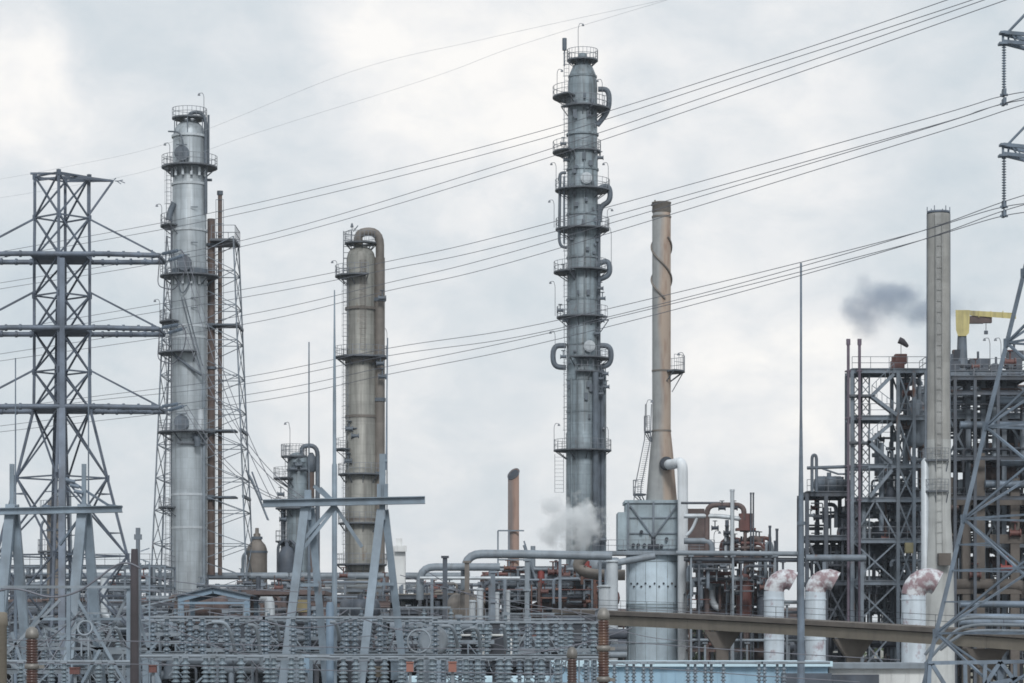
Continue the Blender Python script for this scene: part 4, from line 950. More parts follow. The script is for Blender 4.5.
# thin lattice bracing frames in the left corner
lf = thing('braced_portal', (X(70, 120), 120, 0), 'thin pale braced frame with crossed struts in the lower left corner', 'steel frame')
segs = [((0, 587), (130, 587)), ((40, 619), (122, 619)), ((0, 648), (150, 649)), ((30, 663), (150, 664)), ((5, 655), (60, 600)), ((12, 650), (52, 600)), ((6, 660), (40, 683)), ((12, 632), (28, 683)), ((102, 650), (129, 592)), ((100, 650), (82, 683)), ((102, 650), (126, 683)), ((70, 612), (102, 650)), ((72, 632), (84, 618)), ((60, 640), (84, 620)), ((40, 625), (100, 650)), ((78, 600), (125, 683)), ((85, 683), (102, 650)), ((136, 610), (160, 683))]
for i, (a, b) in enumerate(segs):
    M().bar(P(*a, 120 + (i % 3) * .4), P(*b, 120 + (i % 3) * .4), .13).out('strut', 'aframe' if i % 2 else 'mid', lf)
for px in (2, 68, 128): M().bar((X(px, 120), 120.2, 0), (X(px, 120), 120.2, Z(587, 120)), .18).out('post', 'aframe', lf)
# same kind of frame in the lower right corner below the tower
rf = thing('braced_portal', (X(985, 118), 118, 0), 'blue grey braced frame with long top rail in the lower right corner', 'steel frame')
for a, b in (((928, 663), (1060, 661)), ((930, 664), (926, 720)), ((1000, 662), (975, 700)), ((1000, 662), (1030, 700)), ((1030, 676), (990, 684)), ((932, 664), (948, 690)), ((965, 664), (966, 720)), ((1015, 664), (1016, 720)), ((985, 664), (984, 720))):
    M().bar(P(*a, 118), P(*b, 118), .17).out('strut', 'pylon2', rf)
for px in (928, 1000, 1058): M().bar(P(px, 662, 118.3), (X(px, 118.3), 118.3, 0), .26).out('post', 'pylon2', rf)
for i, (x0, y0, x1, y1, x2) in enumerate(((925, 655, 955, 615, 1060), (925, 664, 962, 622, 1060), (940, 650, 968, 628, 1060))):
    o = M().path([P(x0, y0, 128 + i), P((x0 + x1) / 2, (y0 + y1) / 2, 128 + i), P(x1, y1 + 2, 128 + i), P(x2, y1 + 4, 128 + i)], .08, 8, 1.5)
    tag(o.out('rigid_bus', 'mid'), f'{ORD[i]} bent grey tube behind the right lattice tower base, counted from the top', 'busbar', 'bent tubes by the right tower')
for i, (y, d) in enumerate(((604, 190), (617, 188), (622, 186))):
    tag(M().tube(P(960, y, d), P(1110, y + 1, d), .26, n=10).out('pipe', 'pylon2'), f'blue grey horizontal pipe at the right edge, {ORD[i]} from the top', 'pipe', 'blue grey pipes above the girder at right')

# arcs and rings
def ring(px, py, D, rpx, label):
    g = M(); c = P(px, py, D); r = rpx * S(D); g.path([c + Vector((r * math.cos(t), .15 * math.sin(t), r * math.sin(t))) for t in [2 * PI * i / 28 for i in range(28)]], .05, 6, closed=True)
    for k in (-.5, .5): g.bar(c + Vector((k * r, 0, -r * .87)), c + Vector((k * r, 0, -r * .87 - 1.0)), .07)
    tag(g.out('corona_ring', 'mid'), label, 'ring')
ring(419, 641, 124, 11.5, 'thin pale ring standing in front of the round grey tank')
ring(85, 628, 118, 0.1 + 7, 'small pale ring among the left corner struts')
for i, (x0, y0, x1, y1, w) in enumerate(((212, 622, 236, 655, 0), (248, 625, 262, 665, 0), (268, 620, 280, 640, 0), (442, 626, 458, 648, 0), (470, 628, 481, 652, 0), (500, 626, 506, 650, 0), (112, 628, 124, 650, 0), (330, 622, 340, 640, 0))):
    a, b = P(x0, y0, 123), P(x1, y1, 124); m1 = Vector((b.x, a.y, a.z)).lerp(a, .25)
    tag(M().path([a, m1, b], .09, 7, 3).out('curved_connector', 'porcd'), f'curved pale connector strap, {ORD[i]} from the left in the switchyard', 'connector', 'curved connector straps') if 0 else None
arcs = sorted([(212, 622, 236, 655), (248, 625, 262, 665), (268, 620, 280, 640), (442, 626, 458, 648), (470, 628, 481, 652), (500, 626, 506, 650), (112, 628, 124, 650), (330, 622, 340, 640)])
for i, (x0, y0, x1, y1) in enumerate(arcs):
    a, b = P(x0, y0, 123), P(x1, y1, 124); m1 = Vector((b.x, a.y, a.z)).lerp(a, .25)
    tag(M().path([a, m1, b], .09, 7, 3).out('curved_connector', 'mid'), f'curved pale connector strap, {ORD[i]} from the left in the switchyard', 'connector', 'curved connector straps')
# sagging black cables across the left yard
def cable(pts, D, label, r=.035): tag(M().path([P(x, y, D) for x, y in pts], r, 6, 3, 8).out('cable', 'wire'), label, 'cable', 'dark cables draped across the switchyard')
cable([(-10, 594), (8, 588), (25, 590), (45, 597), (62, 597), (80, 591), (96, 580), (115, 565), (128, 562), (140, 568)], 114, 'thick black cable sagging across the left A frame legs', .05)
for i, (pts, D) in enumerate((([(138, 575), (190, 584), (260, 590), (300, 592)], 122), ([(138, 590), (200, 596), (260, 601), (310, 603)], 122), ([(138, 600), (190, 606), (250, 612)], 121), ([(0, 640), (150, 641), (300, 647), (560, 650)], 110), ([(0, 663), (150, 664), (300, 670), (560, 674)], 110), ([(400, 575), (450, 590), (520, 603), (600, 616)], 135), ([(425, 570), (470, 598), (540, 612)], 136), ([(600, 608), (700, 612), (800, 618)], 150), ([(600, 640), (760, 652), (900, 660)], 112), ([(600, 664), (760, 676), (860, 682)], 112))):
    cable(pts, D, f'thin dark cable over the switchyard, {("topmost left", "second left", "third left", "long upper", "long lower", "centre upper", "centre lower", "furnace level", "upper right", "lowest right")[i]} one', .022)

rw = random.Random(31)
for i in range(16):
    x0 = -20 + i * 39 + rw.uniform(-10, 10); x1 = x0 + rw.uniform(50, 130); ya, yb = rw.uniform(600, 655), rw.uniform(606, 668); sg = rw.uniform(4, 12); dd = rw.uniform(117, 131)
    cable([(x0, ya), (x0 * .75 + x1 * .25, ya * .75 + yb * .25 + sg * .75), ((x0 + x1) / 2, (ya + yb) / 2 + sg), (x0 * .25 + x1 * .75, ya * .25 + yb * .75 + sg * .75), (x1, yb)], dd, f'slim slack jumper wire, {ORD[i]} from the left among the insulator rows', rw.choice((.02, .03)))
# brown bushings, tall and near
def bushing(px, ytop, D, label, r=.2, secs=3):
    o = thing('transformer_bushing', (X(px, D), D, 0), label, 'bushing', 'near brown porcelain bushings'); x = X(px, D); z = Z(ytop, D)
    g = M(); g.lathe((x, D, 0), [(r * .4, z - .28), (r * .95, z - .25), (r, z - .12), (r * .8, z + .02), (r * .3, z + .1)], 14); g.out('cap', 'cap', o)
    zz = z - .28
    for k in range(secs):
        H = .75; g = M(); prof = []; n = 9
        for i in range(n): q = zz - H + H * i / n; prof += [(r * .78, q), (r * .95, q + H / n * .35), (r * .78, q + H / n * .8)]
        prof.append((r * .78, zz)); g.lathe((x, D, 0), prof, 16); g.out('porcelain', 'bushing', o)
        g = M(); g.lathe((x, D, 0), [(r * .7, zz - H - .18), (r * 1.08, zz - H - .16), (r * 1.08, zz - H - .03), (r * .8, zz - H)], 16); g.box((x + r * 1.3, D, zz - H - .1), (r, .1, .1)); g.out('flange', 'cap', o); zz -= H + .18
    g = M(); g.tube((x, D, 0), (x, D, zz), r * .8, n=12); g.out('pedestal', 'mid', o)
bushing(603.5, 611, 78, 'taller brown bushing with rounded grey cap at lower centre right', .19)
bushing(572, 650, 82, 'shorter brown bushing with rounded grey cap at lower centre', .17)
bushing(32, 630, 80, 'dark brown bushing with grey cap in the lower left corner', .21)
g = M(); g.lathe((X(1, 70), 70, 0), [(.16, 0), (.16, Z(626, 70)), (.19, Z(625, 70)), (.17, Z(613, 70)), (.1, Z(612, 70))], 14); tag(g.out('tan_post', 'tan'), 'tan round post cut by the left edge of the picture', 'post')

# small coloured boxes on posts
for px, py, D, w, h, m, lb in ((452.5, 667, 108, .38, .48, 'orange', 'bright orange box hung in the lower row of insulators'), (410, 667, 109, .34, .46, 'orange', 'orange box beside the right A frame leg'), (153, 669, 112, .38, .36, 'redb', 'dull red box by the leaning strut at lower left'), (75, 671, 112, .5, .32, 'redb', 'flat dull red box behind the left gantry legs'), (306, 664, 113, .35, .9, 'bluec', 'slim blue cabinet by the left foot of the central gantry'), (380, 672, 113, .45, .5, 'tan', 'small tan box low between the central gantry legs')):
    o = thing('control_box', (X(px, D), D, 0), lb, 'box', 'small control boxes'); w *= .85; h *= .85; g = M(); g.box(P(px, py, D), (w, .3, h)); g.box(P(px, py, D) + Vector((0, -.02, h / 2)), (w * 1.1, .36, .05)); g.out('box', m, o)
    M().bar((X(px, D), D + .1, 0), P(px, py, D) + Vector((0, .1, -h / 2)), .12).out('post', 'mid', o)
D = 130; g = M(); g.lathe((X(330, D), D, 0), [(.2, 0), (.2, Z(606, D)), (.14, Z(602, D))], 14); tag(g.out('blue_cylinder', mat('dull_blue_paint', (.16, .23, .31))), 'slim upright pale blue cylinder behind the left A frame', 'cylinder')
o = thing('round_tank', (X(437, 132), 132, 0), 'horizontal round grey tank seen end on behind the thin ring', 'tank')
g = M(); c = P(434, 641, 132); g.lathe(c, [(.6, -1.3), (.75, -1.25), (.75, 1.6), (.6, 1.65)], 24, axis='y'); g.out('drum', 'mid', o)
g = M(); g.box(c + Vector((0, 0, -1.4)), (1.2, 2, 1.4)); g.bar(c + Vector((0, 0, -1)), (c.x, c.y, 0), .8); g.out('saddle', 'steel', o)
for k, (px, py) in enumerate(((470, 645), (497, 645))):
    o = thing('white_edged_cabinet', (X(px, 134), 134, 0), ('left', 'right')[k] + ' of two dark cabinets with pale arched edging at lower centre', 'cabinet'); g = M(); c = P(px, py, 134); w = .72
    g.box((c.x, 134.6, c.z - .1), (w * 2 - .1, 1, 1.1)); g.bar((c.x, 134.8, c.z - .6), (c.x, 134.8, 0), .5); g.out('body', 'dark', o)
    M().path([c + Vector((-w, 0, -.7)), c + Vector((-w, 0, .5)), c + Vector((w, 0, .5)), c + Vector((w, 0, -.7))], .06, 6, .3).out('edging', 'white', o)
# large dark bent ducts
for k in range(4):
    px = 556 + k * 9
    o = M().path([P(px - 6, 656, 238 - k), P(px - 5, 628, 238 - k), P(px - 3, 614, 238 - k), P(px + 14, 611, 238 - k), P(px + 20, 618, 238 - k)], .34, 12, 2.4, 7)
    tag(o.out('bent_duct', 'slated'), f'dark thick duct bending down behind the switchyard, {ORD[k]} from the left', 'duct', 'row of dark bent ducts')
for k, (y, r, m) in enumerate(((634, .5, 'dark2'), (650, .55, 'slated'), (655, .3, 'mid'))):
    tag(M().tube(P(600 - k * 8, y, 238 - k), P(627, y, 238 - k), r, n=14).out('pipe', m), f'short thick grey pipe left of the furnace shell, {ORD[k]} from the top', 'pipe', 'short pipes left of the furnace shell')
# ================================================================== generic clutter for process units
def clutter(root, x0, x1, y0, y1, D0, D1, seed, npipe=40, nvert=14, nves=3, nvalve=10, ndeck=6, mats=('dark2', 'dark', 'mid', 'steel', 'brown'), rmax=.3):
    """pipe runs with bends, risers, small drums, valves and short decks filling a frame between picture rows y0 (top) and y1"""
    rr = random.Random(seed)
    for i in range(npipe):
        d = rr.uniform(D0, D1); a = rr.uniform(x0, x1); b = min(x1, max(x0, a + rr.choice((-1, 1)) * rr.uniform(8, (x1 - x0) * .8))); y = rr.uniform(y0, y1); r = rr.choice((.06, .09, .12, .16, .2, rmax))
        k = rr.random(); dz = rr.uniform(4, 26)
        if k < .35: pts = [P(a, y, d), P(b, y, d)]
        elif k < .7: pts = [P(a, y, d), P(b, y, d), P(b, min(y1 + 12, y + dz), d)]
        elif k < .85: pts = [P(a, min(y1 + 12, y + dz), d), P(a, y, d), P(b, y, d), P(b, min(y1 + 12, y + dz * .7), d)]
        else: pts = [P(a, y, d), P(b, y, d), P(b, y, d) + Vector((0, rr.uniform(2, 6), 0))]
        M().path(pts, r, 7, r * 2.5, 3).out('pipe', rr.choice(mats), root)
    for i in range(nvert):
        d = rr.uniform(D0, D1); a = rr.uniform(x0, x1); ya = rr.uniform(y0, (y0 + y1) / 2); r = rr.choice((.07, .1, .14, .18, .25))
        M().tube(P(a, ya, d), P(a, rr.uniform(ya + 15, y1 + 20), d), r, n=8).out('riser', rr.choice(mats), root)
    for i in range(nves):
        d = rr.uniform(D0 + 1, D1 - 1); r = rr.uniform(.5, 1.0)
        if rr.random() < .55: horizontal_vessel(root, rr.uniform(x0 + 12, x1 - 12), rr.uniform(y0 + 10, y1), d, rr.uniform(2, 4.5), r, 'drum', rr.choice(mats))
        else:
            px, y = rr.uniform(x0 + 8, x1 - 8), rr.uniform(y0 + 5, y1 - 15); g = M(); c = P(px, y, d)
            g.lathe(c, [(.01, 0), (r * .5, -.12), (r * .9, -.5), (r, -.9), (r, -4), (r * .8, -4.5), (.1, -4.7)][::-1], 16); g.tube(c, c + Vector((0, 0, .5)), .12); g.out('vessel', rr.choice(mats), root)
    for i in range(nvalve):
        g = M(); valve(g, P(rr.uniform(x0, x1), rr.uniform(y0, y1), rr.uniform(D0, D1)), rr.uniform(.15, .3)); g.out('valve', rr.choice(mats + ('redb',)), root)
    for i in range(ndeck):
        d = rr.uniform(D0, D1); a = rr.uniform(x0, x1 - 10); b = min(x1, a + rr.uniform(12, 40)); y = rr.uniform(y0 + 8, y1); g = M()
        A, B = P(a, y, d), P(b, y, d); g.box((A + B) / 2, ((B - A).length, 1.2, .12)); o = g.out('deck', 'deck', root)
        g = M(); railing(g, [A + Vector((0, -.55, 0)), B + Vector((0, -.55, 0))], 1.05, .028, 1.3); g.out('railing', 'rail', o)

def frame(root, xs, D0, D1, ys, m='steel', w=.35, ndeep=2, braces=(), rails=(), colw=None, top=None, deck=(), diag=()):
    """steel frame: columns at picture columns xs, ndeep rows between D0 and D1, floors at picture rows ys (top first)"""
    ds = [D0 + (D1 - D0) * i / (ndeep - 1) for i in range(ndeep)]
    Xs = [X(p, D0) for p in xs]; Zs = [Z(y, D0) for y in ys]
    for x in Xs:
        for d in ds: M().ibeam((x, d, 0), (x, d, Zs[0]), colw or w, colw or w).out('column', m, root)
    for z in Zs:
        g = M()
        for d in ds: g.ibeam((Xs[0] - w / 2, d - w * .0, z), (Xs[-1] + w / 2, d, z), w * .8, w * 1.25)
        for x in Xs: g.bar((x, ds[0], z - .02), (x, ds[-1], z - .02), w * .7)
        g.out('floor_beam', m, root)
    for i in deck:
        g = M(); g.box(((Xs[0] + Xs[-1]) / 2, (D0 + D1) / 2, Zs[i] + w * .63 + .04), (Xs[-1] - Xs[0], D1 - D0, .07)); g.out('deck', 'deck', root)
    for i in rails:
        g = M(); z = Zs[i] + w * .6; railing(g, [(Xs[0], D0 - .1, z), (Xs[-1], D0 - .1, z), (Xs[-1], D1, z)], 1.15, .03, 1.5); g.out('railing', 'rail', root)
    for bay, lv, kind in braces:
        x0, x1 = Xs[bay], Xs[bay + 1]; z1, z0 = Zs[lv], (Zs[lv + 1] if lv + 1 < len(Zs) else 0)
        for d in (ds[0] + .02, ds[-1]):
            g = M()
            if kind == 'X': g.bar((x0, d, z0), (x1, d, z1), w * .45); g.bar((x1, d - .05, z0), (x0, d - .05, z1), w * .45)
            elif kind == '/': g.bar((x0, d, z0), (x1, d, z1), w * .5)
            elif kind == 'V': g.bar((x0, d, z1), ((x0 + x1) / 2, d, z0), w * .5); g.bar((x1, d, z1), ((x0 + x1) / 2, d, z0), w * .5)
            elif kind == 'A': g.bar((x0, d, z0), ((x0 + x1) / 2, d, z1), w * .5); g.bar((x1, d, z0), ((x0 + x1) / 2, d, z1), w * .5)
            else: g.bar((x1, d, z0), (x0, d, z1), w * .5)
            g.out('brace', m, root)
def stair(root, a, b, D, wid=1.0, m='steel'):
    g = M(); A, B = P(*a, D), P(*b, D)
    for dy in (0, wid): g.bar(A + Vector((0, dy, 0)), B + Vector((0, dy, 0)), .12, .3)
    n = int(abs(A.z - B.z) / .25)
    for i in range(n): q = A.lerp(B, (i + .5) / n); g.box(q + Vector((0, wid / 2, .1)), (.28, wid, .05))
    up = Vector((0, 0, 1.0)); g.bar(A + up, B + up, .06); 
    for i in range(6): q = A.lerp(B, i / 5); g.bar(q, q + up, .05)
    g.out('stair', m, root)

# ================================================================== right process unit
D = 246
u1 = thing('process_unit', (X(885, D), D, 0), 'open steel stair and equipment tower left of the concrete stack', 'process unit')
frame(u1, [852, 898, 914, 926], D, D + 4, [371, 418, 466, 500, 541, 583, 628, 680], 'steel', .32, 2, braces=((1, 0, 'X'), (1, 1, 'X'), (1, 2, 'X'), (0, 3, 'A'), (0, 4, 'X'), (0, 5, 'X'), (0, 6, 'X'), (1, 3, 'X'), (1, 4, 'X'), (1, 5, 'X'), (1, 6, 'X')), rails=(0, 1, 4), deck=(0, 1, 3, 4, 5))
for px in (859, 867):
    g = M()
    for k in (-.35, .35): g.bar((X(px, D) + k, D + 1, 0), (X(px, D) + k, D + 1, Z(371, D)), .14)
    for i in range(17): y = 375 + i * 9; g.bar(P(px, y, D) + Vector((-.35, 1, 0)), P(px, y + 9, D) + Vector((.35, 1, 0)), .08); g.bar(P(px, y, D) + Vector((.35, 1, 0)), P(px, y + 9, D) + Vector((-.35, 1, 0)), .08)
    g.out('laced_column', 'steel', u1)
for a, b in (((894, 374), (872, 396)), ((872, 396), (897, 415)), ((892, 423), (868, 443)), ((868, 441), (892, 463)), ((892, 470), (870, 497))): stair(u1, a, b, D - .6)
for y in (396, 443): 
    g = M(); g.box(P(862, y, D) + Vector((0, .2, 0)), (2.4, 1.6, .2)); g.out('landing', 'deck', u1)
clutter(u1, 872, 926, 425, 520, D + 1, D + 6.5, 21, 26, 10, 2, 8, 4)
clutter(u1, 852, 926, 500, 680, D + 1, D + 6.5, 22, 52, 18, 6, 14, 8, mats=('dark2', 'dark', 'dark', 'steel', 'mid'))
clutter(u1, 900, 926, 375, 430, D + 1, D + 6.5, 23, 8, 6, 1, 5, 3)
g = M(); g.box(P(899, 364, D) + Vector((0, 1, 0)), (1.2, 1.2, .8)); g.box(P(902, 358, D) + Vector((0, 1, 0)), (1.1, 1.1, .9)); g.box(P(896, 359, D) + Vector((0, 1, 0)), (.5, .5, .7)); g.out('red_hoist', 'redb', u1)
g = M(); b = P(901, 357, D); g.bar(b, b + Vector((0, 0, 1.5)), .05); g.path([b + Vector((-.2, 0, 1.6)), b + Vector((.15, 0, 1.45)), b + Vector((.5, -.1, 1.1)), b + Vector((.65, -.1, .95))], [.33, .30, .2, .12], 10); tag(g.out('wind_sock', 'sock'), 'small dark drooping wind sock above the red hoist', 'wind sock')
for px, lb in ((848.3, 'left of two thin plum coloured vent pipes at the unit corner'), (859.5, 'right of two thin plum coloured vent pipes at the unit corner')):
    d = D - 1.2; g = M(); g.tube((X(px, d), d, 0), (X(px, d), d, Z(341, d)), .14, n=10); g.tube((X(px, d), d, Z(345, d)), (X(px, d), d, Z(339, d)), .2, n=10)
    for y in (371, 418, 466, 500): g.box((X(px, d), d + .3, Z(y, d)), (.5, .9, .12))
    tag(g.out('vent_pipe', mat('plum_grey_pipe_paint_' + str(int(px)), (.105, .085, .115), rough=.6)), lb, 'pipe', 'paired vent pipes')
# annex
u2 = thing('process_unit', (X(828, D), D, 0), 'low dark equipment block with looped pipe beside the thin mast', 'process unit')
frame(u2, [807, 826, 849], D + 1, D + 8, [494, 538, 583, 626], 'dark2', .36, 2, braces=((0, 1, '\\'), (1, 2, 'X')), rails=(0,), deck=(0, 1))
clutter(u2, 806, 850, 497, 640, D + 1, D + 7.5, 31, 56, 20, 6, 16, 6, mats=('dark2', 'dark', 'dark', 'steel'))
vert_pipe(u2, [(812, 492), (812, 455), (816.5, 455), (816.5, 492)], D, .15, 'slated', 'loop_pipe', .5)
M().tube(P(807, 468, D), P(868, 466, D), .16, n=8).out('header_pipe', 'slated', u2)
M().path([P(815, 466, D), P(838, 474, D), P(852, 474, D)], .1, 6).out('header_pipe', 'slated', u2)
horizontal_vessel(u2, 829, 485, D + 3, 2.2, .85, m='slated'); horizontal_vessel(u2, 842, 487, D + 4, 1.6, .7, m='dark2')
M().tube(P(806, 558, D - 3), P(866, 558, D - 3), .32, n=16).out('big_pipe', 'steel', u2)
g = M()
for px in (824, 862): g.bar((X(px, D - 3), D - 3, 0), P(px, 562, D - 3), .3)
g.out('post', 'steel', u2)
# right mass
D = 258
u3 = thing('process_unit', (X(990, D), D, 0), 'dense brown and grey processing block behind the right lattice tower', 'process unit')
frame(u3, [948, 968, 983, 1004, 1032, 1060], D, D + 16, [373, 416, 458, 502, 545, 588, 632], 'steel', .45, 2, braces=((0, 1, 'X'), (1, 2, 'A'), (2, 3, 'X'), (3, 1, '\\'), (3, 4, 'X'), (0, 4, 'A'), (4, 2, 'X')), rails=(0, 1, 3), deck=(1, 2, 3, 4))
frame(u3, [955, 975, 998, 1028], D - 4, D + 2, [378, 393, 458, 498], 'dark2', .3, 2, deck=(0,), rails=(0,))
for px, w_, y0 in ((975, 1.0, 455), (1010, .9, 480), (962, .8, 500)): M().bar((X(px, D), D - 2.2, 0), P(px, y0, D) + Vector((0, -2.2, 0)), w_).out('concrete_column', 'tand', u3)
for y, x0, x1 in ((502, 948, 1060), (590, 950, 1060), (540, 985, 1060)): M().bar(P(x0, y, D) + Vector((0, -2.3, 0)), P(x1, y, D) + Vector((0, -2.3, 0)), .8, .9).out('concrete_beam', 'tand', u3)
clutter(u3, 946, 1060, 384, 460, D - 2, D + 14, 41, 48, 20, 5, 14, 6, mats=('dark2', 'dark', 'brown', 'steel', 'mid'), rmax=.45)
clutter(u3, 946, 1060, 460, 540, D - 2, D + 14, 42, 40, 16, 6, 14, 6, mats=('dark2', 'dark', 'brown', 'brown', 'tand', 'mid'), rmax=.45)
clutter(u3, 946, 1060, 540, 660, D - 3, D + 14, 43, 12, 30, 10, 10, 8, mats=('dark2', 'dark', 'brown', 'tand', 'steel'), rmax=.6)
for px, y, m in ((1010, 362, 'redb'), (1006, 568, 'red'), (975, 575, 'redb'), (1015, 533, 'redb')):
    g = M(); valve(g, P(px, y, D - 3), .35); g.out('valve', m, u3)
for y, x0 in ((400, 990), (425, 960), (462, 1000), (484, 985)):
    M().tube(P(x0, y, D - 3), P(1060, y + 1, D - 3), .38, n=12).out('big_pipe', 'pylon2', u3)
for px, y, w_, h_ in ((952, 367, 1.2, 1.0), (978, 366, 1.8, 1.3), (996, 369, 1.0, .8), (1014, 362, 1.4, 2.0)):
    g = M(); g.box(P(px, y, D + 2), (w_, 1.4, h_)); g.tube(P(px, y, D + 2), P(px, y, D + 2) + Vector((0, 0, h_ * .5 + .8)), .12); g.box(P(px, y, D + 2) + Vector((w_ * .4, 0, h_ * .3)), (w_ * .5, 1.0, h_ * .5)); g.out('roof_unit', 'dark2', u3)
clutter(u3, 948, 1020, 366, 386, D - 2, D + 6, 45, 10, 8, 1, 8, 2, mats=('dark2', 'steel', 'dark'), rmax=.2)
u4 = thing('process_unit', (X(990, 280), 280, 0), 'far dark backdrop of equipment seen through the right block', 'process unit')
frame(u4, [856, 900, 940, 980, 1020, 1070], 278, 288, [505, 545, 590, 630], 'dark', .6, 2, deck=(0, 1, 2))
clutter(u4, 850, 1066, 505, 680, 278, 288, 44, 70, 40, 24, 10, 10, mats=('dark', 'dark', 'dark2', 'brown'), rmax=.7)
# small yellow panel
g = M(); g.box(P(909, 548, 245.4), (.8, .15, 1.0)); g.box(P(909, 548, 245.3), (.6, .15, .8)); tag(g.out('yellow_panel', mat('faded_yellow', (.30, .27, .16))), 'small square yellow panel on the open steel tower', 'panel')

# grey riser with yellow jib
D = 262
cr_ = thing('jib_crane', (X(962, D), D, Z(373, D)), 'yellow jib crane on a dark blue mast atop the right block', 'crane')
g = M(); g.lathe((X(962, D), D, 0), [(.95, Z(373, D)), (.85, Z(368, D)), (.55, Z(358, D)), (.45, Z(335, D))], 16); g.out('mast', 'slated', cr_)
g = M(); s = S(D)
def prism(g, poly, D, th):
    a = [P(x, y, D - th / 2) for x, y in poly]; b = [P(x, y, D + th / 2) for x, y in poly]; n = len(poly)
    g.add(a + b, [tuple(range(n)), tuple(range(n, 2 * n))[::-1]] + [(i, n + i, n + (i + 1) % n, (i + 1) % n) for i in range(n)])
prism(g, [(955.5, 310), (970, 310), (969, 333), (966, 336), (958, 336), (956, 330)][::-1], D, 1.1); g.out('column_head', 'yellow', cr_)
g = M(); prism(g, [(970, 310.5), (1016, 313), (1016, 319), (970, 315.5)][::-1], D, .9); g.out('boom', 'yellow', cr_)
g = M()
for px in (978, 990, 1002, 1012): g.bar(P(px, 311.5, D) + Vector((0, -.5, 0)), P(px, 318, D) + Vector((0, -.5, 0)), .08)
g.out('stiffener', 'yellow', cr_)
M().bar(P(986, 321, D), P(986, 331, D), .06).out('chain', 'dark2', cr_)
M().box(P(986, 332.5, D), (.35, .3, .35)).out('hook', 'dark2', cr_)
g = M(); g.box(P(976, 320, D), (1.5, .7, .7)); g.box(P(974, 317.5, D), (.4, .5, .8)); g.box(P(986.5, 320, D), (1.0, .6, .6)); g.tube(P(981, 321, D), P(984, 318, D), .2); g.box(P(986.5, 316, D), (.4, .4, .7)); g.out('hoist', 'brown', cr_)
g = M(); g.box(P(957, 364, D), (.9, .9, 2.8)); g.out('cabinet', 'dark', u3)
for px in (990, 1001): lamp(u3, px, 373, D - 4, 3.5, -1)

# ================================================================== piping right of the furnace
D = 256
u5 = thing('pipe_structure', (X(735, D), D, 0), 'open pipe structure with a rusty square hopper right of the furnace', 'process unit')
frame(u5, [690, 707, 732, 748, 772], D, D + 9, [556, 583, 612, 650], 'brown', .3, 2, rails=(0,), deck=(0,))
for q, r, m in (([(707, 640), (707, 505), (744, 505), (744, 520)], .42, 'brown'), ([(684, 516), (720, 516), (741, 519)], .38, 'pale'), ([(686, 536), (692, 530), (697, 518)], .26, 'pale'), ([(684, 541), (712, 541), (712, 556)], .5, 'mid'), ([(681, 503), (720, 503)], .2, 'dark2'), ([(712, 560), (712, 604), (720, 609)], .55, 'pale'),
                ([(741, 548), (764, 548), (764, 556)], .3, 'brown'), ([(741, 543), (760, 543), (765, 549)], .25, 'redb'), ([(741, 572), (765, 572)], .28, 'brown'), ([(727, 556), (727, 520)], .3, 'dark2'), ([(726, 535), (726, 590)], .3, 'pale'), ([(745, 530), (745, 640)], .28, 'brown'), ([(766, 560), (766, 543), (772, 543), (772, 560)], .3, 'mid'), ([(760, 560), (760, 640)], .3, 'mid'), ([(752, 560), (752, 640)], .22, 'pale')):
    M().path([P(x, y, D - .4) for x, y in q], r * .62, 10, .9).out('pipe', m, u5)
for px, y0, r in ((731.5, 490, .2), (750, 493, .08), (752.5, 493, .08), (769, 526, .12), (776, 529, .13), (774, 541, .1)):
    g = M(); g.tube((X(px, D), D - .9, 0), (X(px, D), D - .9, Z(y0, D)), r, n=8); g.tube((X(px, D), D - .9, Z(y0 + 2, D)), (X(px, D), D - .9, Z(y0, D)), r * 1.25, n=8); g.out('vent_pipe', 'pale' if r > .15 else 'dark2', u5)
g = M(); g.box(P(745.5, 521, D), (1.25, 1.25, 1.45)); g.box(P(745.5, 529.5, D), (1.9, 1.6, .25)); g.out('hopper', 'redb', u5)
M().tube(P(740, 531, D), P(756, 531, D), .1).out('rail', 'dark2', u5)
clutter(u5, 690, 772, 558, 645, D, D + 8, 51, 30, 16, 5, 16, 3, mats=('brown', 'dark2', 'dark', 'mid', 'redb'))
clutter(u5, 722, 770, 535, 556, D, D + 5, 52, 9, 8, 0, 8, 1, mats=('brown', 'redb', 'dark2'))
g = M()
for px, y in ((722, 508), (734, 508), (715, 528), (727, 533), (727, 543), (735, 541)): valve(g, P(px, y, D - .6), .22)
g.out('valve', 'dark', u5); lamp(u5, 714, 556, D, 2.5, 1)
for i, (y, x0, x1, r, m) in enumerate(((553, 676, 806, .34, 'mid'), (559, 684, 806, .3, 'dark2'), (602, 772, 900, .25, 'mid'), (612, 772, 900, .22, 'dark2'), (640, 690, 930, .2, 'mid'))):
    d = 251 + i * .4; g = M(); g.tube(P(x0, y, d), P(x1, y + 1, d), r * .75, n=10)
    for px in range(int(x0) + 15, int(x1), 42): g.bar((X(px, d), d, 0), P(px, y + 3, d), .2); g.box(P(px, y + 3, d), (.5, .5, .12))
    tag(g.out('pipeline', m), f'horizontal pipeline on short stands between furnace and concrete stack, {ORD[i]} from the top', 'pipe', 'horizontal pipelines right of the furnace')

